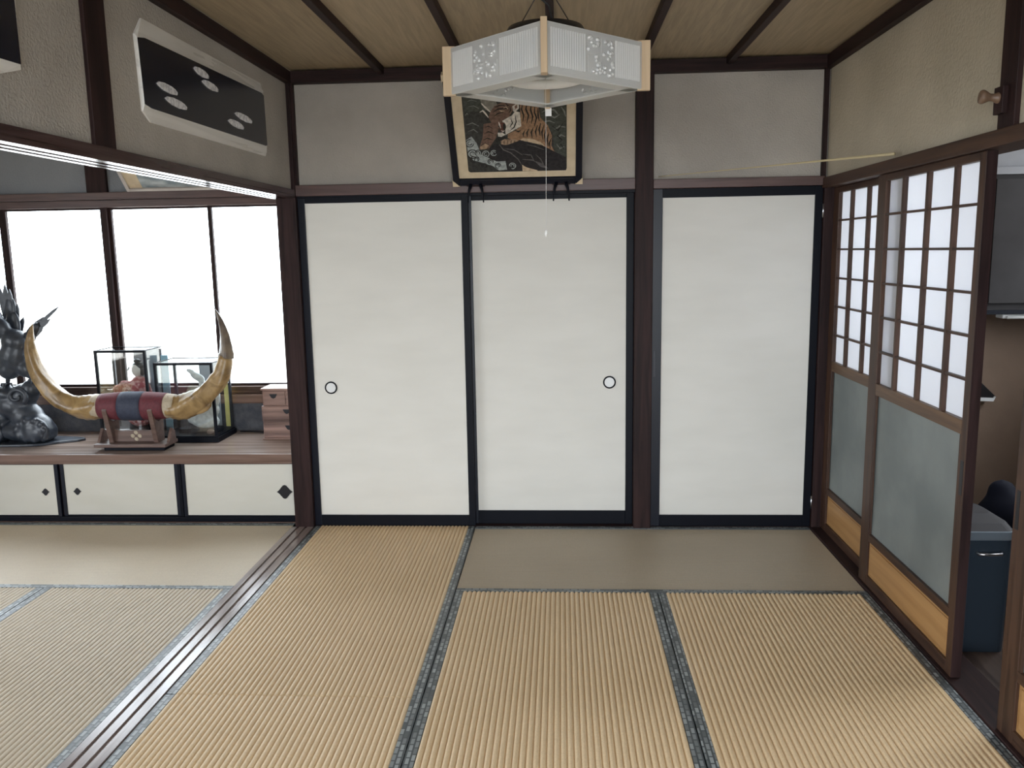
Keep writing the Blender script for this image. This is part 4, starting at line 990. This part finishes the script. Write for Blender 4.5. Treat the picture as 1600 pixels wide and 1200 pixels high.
# ---- doll cases
noisy('kimono', (.34, .075, .075), (.62, .36, .34), nscale=45, rough=(.6, .8), lo=.45, hi=.6)
plain('doll_face', (.78, .72, .66), .45)
plain('hair', (.012, .012, .014), .4)
noisy('gold_paper', (.55, .47, .12), (.68, .60, .22), nscale=8, rough=(.4, .5))
noisy('silver', (.55, .58, .58), (.80, .82, .82), nscale=40, rough=(.3, .5))
plain('blue_card', (.30, .50, .62), .6)
def case(nm, label, x0, x1, y0, y1, zt, backmat=None, backspan=(0, 1)):
    t = thing(nm, label, 'display case', ((x0+x1)/2, (y0+y1)/2, ZT), group='glass display cases')
    e = .015
    bs_ = MB(); bs_.box(x0-.012, x1+.012, y0-.012, y1+.005, ZT, ZT+.030); bs_.box(x0-.004, x1+.004, y0-.004, y1+.002, ZT+.030, ZT+.038)
    bs_.build('base', 'lacquer', t, .002)
    zb = ZT+.038
    for xx, yy in ((x0, y0), (x1-e, y0), (x0, y1-e), (x1-e, y1-e)):
        front = yy == y0
        box('corner_bar', 'lacquer' if front else 'iron', t, xx, xx+e, yy, yy+e, zb, zt-e)
    box('top_bar', 'lacquer', t, x0, x1, y0, y0+e, zt-e, zt); box('top_bar', 'lacquer', t, x0, x1, y1-.006, y1, zt-.006, zt)
    box('top_bar', 'lacquer', t, x0, x0+.006, y0+e, y1-.006, zt-.006, zt); box('top_bar', 'lacquer', t, x1-.006, x1, y0+e, y1-.006, zt-.006, zt)
    box('glass_pane', 'case_glass', t, x0+e, x1-e, y0+.004, y0+.006, zb, zt-e)
    box('glass_pane', 'case_glass', t, x0+.004, x0+.006, y0+e, y1-e, zb, zt-.006)
    box('glass_pane', 'case_glass', t, x1-.006, x1-.004, y0+e, y1-e, zb, zt-.006)
    box('glass_pane', 'case_glass', t, x0+.006, x1-.006, y0+e, y1-.006, zt-.004, zt-.002)
    if backmat:
        box('back_board', backmat, t, x0+e+(x1-x0-2*e)*backspan[0], x0+e+(x1-x0-2*e)*backspan[1], y1-.006, y1-.002, zb, zt-.006)
    else: box('glass_pane', 'case_glass', t, x0+e, x1-e, y1-.006, y1-.004, zb, zt-.006)
    return t
noisy('backing_grey', (.33, .36, .40), (.38, .41, .45), nscale=5, rough=(.5, .6))
C1 = (-2.800, -2.482, 4.795, 5.005, .957)
case('doll_case', 'taller black-edged glass case holding a doll in a red kimono', *C1, 'backing_grey', (.42, 1))
C2 = (-2.418, -2.060, 4.752, 5.015, .884)
case('ornament_case', 'wider black-edged glass case holding a pale silvery ornament', *C2, 'backing_grey', (.45, .82))
yb_ = box('gold_backing', 'gold_paper', bpy.data.objects['ornament_case'], -2.11, -2.068, 5.0165, 5.0185, .445, .76)
# doll
dl = thing('kimono_doll', 'doll in a red patterned kimono with black hair and outstretched arm', 'doll', (-2.585, 4.90, ZT+.038))
DX, DY = -2.600, 4.90; Z0 = ZT+.038+.034
box('doll_base', 'lacquer', dl, -2.72, -2.51, 4.83, 4.97, ZT+.038, ZT+.073, .003)
db = MB()
for c, r, ro in [((DX, DY, Z0+.07), (.085, .06, .075), (0, 0, 0)), ((DX+.005, DY, Z0+.16), (.065, .048, .08), (0, .1, 0)), ((DX+.012, DY, Z0+.25), (.058, .042, .065), (0, .1, 0)), ((DX+.05, DY, Z0+.22), (.035, .035, .09), (0, -.25, 0)),
                 ((DX-.05, DY-.01, Z0+.255), (.06, .03, .026), (0, .35, 0)), ((DX-.105, DY-.015, Z0+.225), (.05, .024, .036), (0, .3, 0))]: db.ell(c, r, ro)
do = db.build('kimono', 'kimono', dl); remeshed(do, .008, 3)
MB().box(DX-.055, DX+.07, DY-.052, DY-.040, Z0+.175, Z0+.205).build('sash', 'cloth_beige', dl, .004)
MB().tube([(DX-.13, DY-.015, Z0+.232), (DX-.165, DY-.018, Z0+.225), (DX-.185, DY-.02, Z0+.232)], [.010, .008, .004], 8).build('hand', 'doll_face', dl)
hd = MB().ell((DX+.005, DY-.005, Z0+.350), (.030, .032, .040)).tube([(DX+.008, DY, Z0+.29), (DX+.006, DY, Z0+.33)], .012, 8).build('head', 'doll_face', dl)
MB().ell((DX+.012, DY+.008, Z0+.372), (.038, .034, .030)).ell((DX+.032, DY+.012, Z0+.345), (.018, .028, .034)).ell((DX+.008, DY+.004, Z0+.404), (.022, .020, .014)).build('hair', 'hair', hd)
MB().tube([(DX-.035, DY-.02, Z0+.37), (DX-.045, DY-.02, Z0+.35), (DX-.03, DY-.03, Z0+.365)], .004, 6).build('hairpin', 'silver', hd)
Z0 = ZT+.038
# ornament: silvery carving on a dark plinth
orn = thing('silver_ornament', 'pale silvery carved ornament on a dark plinth inside the wider case', 'ornament', (-2.20, 4.88, ZT+.038))
OX, OY = -2.185, 4.88
box('plinth', 'lacquer', orn, -2.33, -2.09, OY-.05, OY+.05, Z0, Z0+.028, .003)
ob = MB()
for c, r, ro in [((OX, OY, Z0+.07), (.095, .04, .05), (0, .1, 0)), ((OX+.04, OY, Z0+.13), (.06, .035, .05), (0, -.5, 0)), ((OX+.07, OY, Z0+.20), (.035, .028, .06), (0, .3, 0)), ((OX-.03, OY, Z0+.14), (.05, .03, .05), (0, .6, 0)),
                 ((OX+.02, OY, Z0+.27), (.03, .022, .06), (0, -.6, 0)), ((OX-.025, OY, Z0+.34), (.05, .02, .024), (0, .5, 0)), ((OX-.065, OY, Z0+.375), (.03, .016, .014), (0, .4, 0)), ((OX+.055, OY, Z0+.28), (.026, .02, .04), (0, 0, 0)), ((OX-.06, OY, Z0+.08), (.05, .03, .035), (0, 0, 0))]: ob.ell(c, r, ro)
for k in range(26):
    r_ = random.Random(k); ob.ell((OX-.09+.18*r_.random(), OY-.03, Z0+.05+.2*r_.random()), (.016, .014, .010), (r_.random(), r_.random(), 0), 8, 5)
oo = ob.build('carving', 'silver', orn); remeshed(oo, .007, 2)
MB().ell((-2.115, OY-.085, Z0+.016), (.026, .018, .017)).build('pebble', 'stand_wood', orn)
# card leaning between the two cases
kd = MB().box(-2.474, -2.430, 4.965, 4.972, ZT, .905).build('blue_card', 'blue_card', None, .001)
tag(kd, 'narrow pale blue card standing between the two glass cases', 'card')

# ---- small chest of drawers
ch = thing('small_chest', 'small reddish wooden chest of three drawers half hidden by the post', 'chest', (-1.67, 4.9, ZT))
yF = 4.815
for i, (z0, z1, xo) in enumerate(((.418, .515, 0), (.524, .604, -.004), (.616, .700, .006))):
    box('case', 'chest_wood', ch, -1.800+xo, -1.515, yF+.006, 4.98, z0-.006, z1+.004, .003)
    dr = box('drawer', 'chest_wood', ch, -1.792+xo, -1.520 if i < 2 else -1.655, yF, yF+.02, z0, z1-.003, .003)
    if i == 2: box('drawer', 'chest_wood', ch, -1.648, -1.52, yF, yF+.02, z0, z1-.003, .003)
    hx = (-1.64, -1.648, -1.725)[i]; zc = (z0+z1)/2+.012
    MB().prism([(hx-.024, zc+.012), (hx+.024, zc+.012), (hx+.012, zc-.010), (hx, zc-.016), (hx-.012, zc-.010)], 'y', yF-.004, yF).build('handle', 'iron', dr)
box('plinth', 'chest_wood', ch, -1.806, -1.515, yF-.004, 4.985, ZT, .413, .003)
box('lid_board', 'chest_wood', ch, -1.802, -1.515, yF-.004, 4.985, .704, .716, .003)
MB().tube([(-1.98, 5.03, ZT+.004), (-1.90, 5.02, ZT+.004), (-1.84, 5.03, ZT+.004), (-1.80, 5.0, ZT+.004)], .003, 6)
cbx = MB().tube([(-2.03, 5.035, ZT+.005), (-1.96, 5.03, ZT+.005), (-1.88, 5.015, ZT+.005), (-1.80, 5.03, ZT+.005), (-1.70, 5.035, ZT+.005)], .004, 6).build('thin_cable', 'iron', None)
tag(cbx, 'thin dark cable lying at the back of the counter near the chest', 'cable')
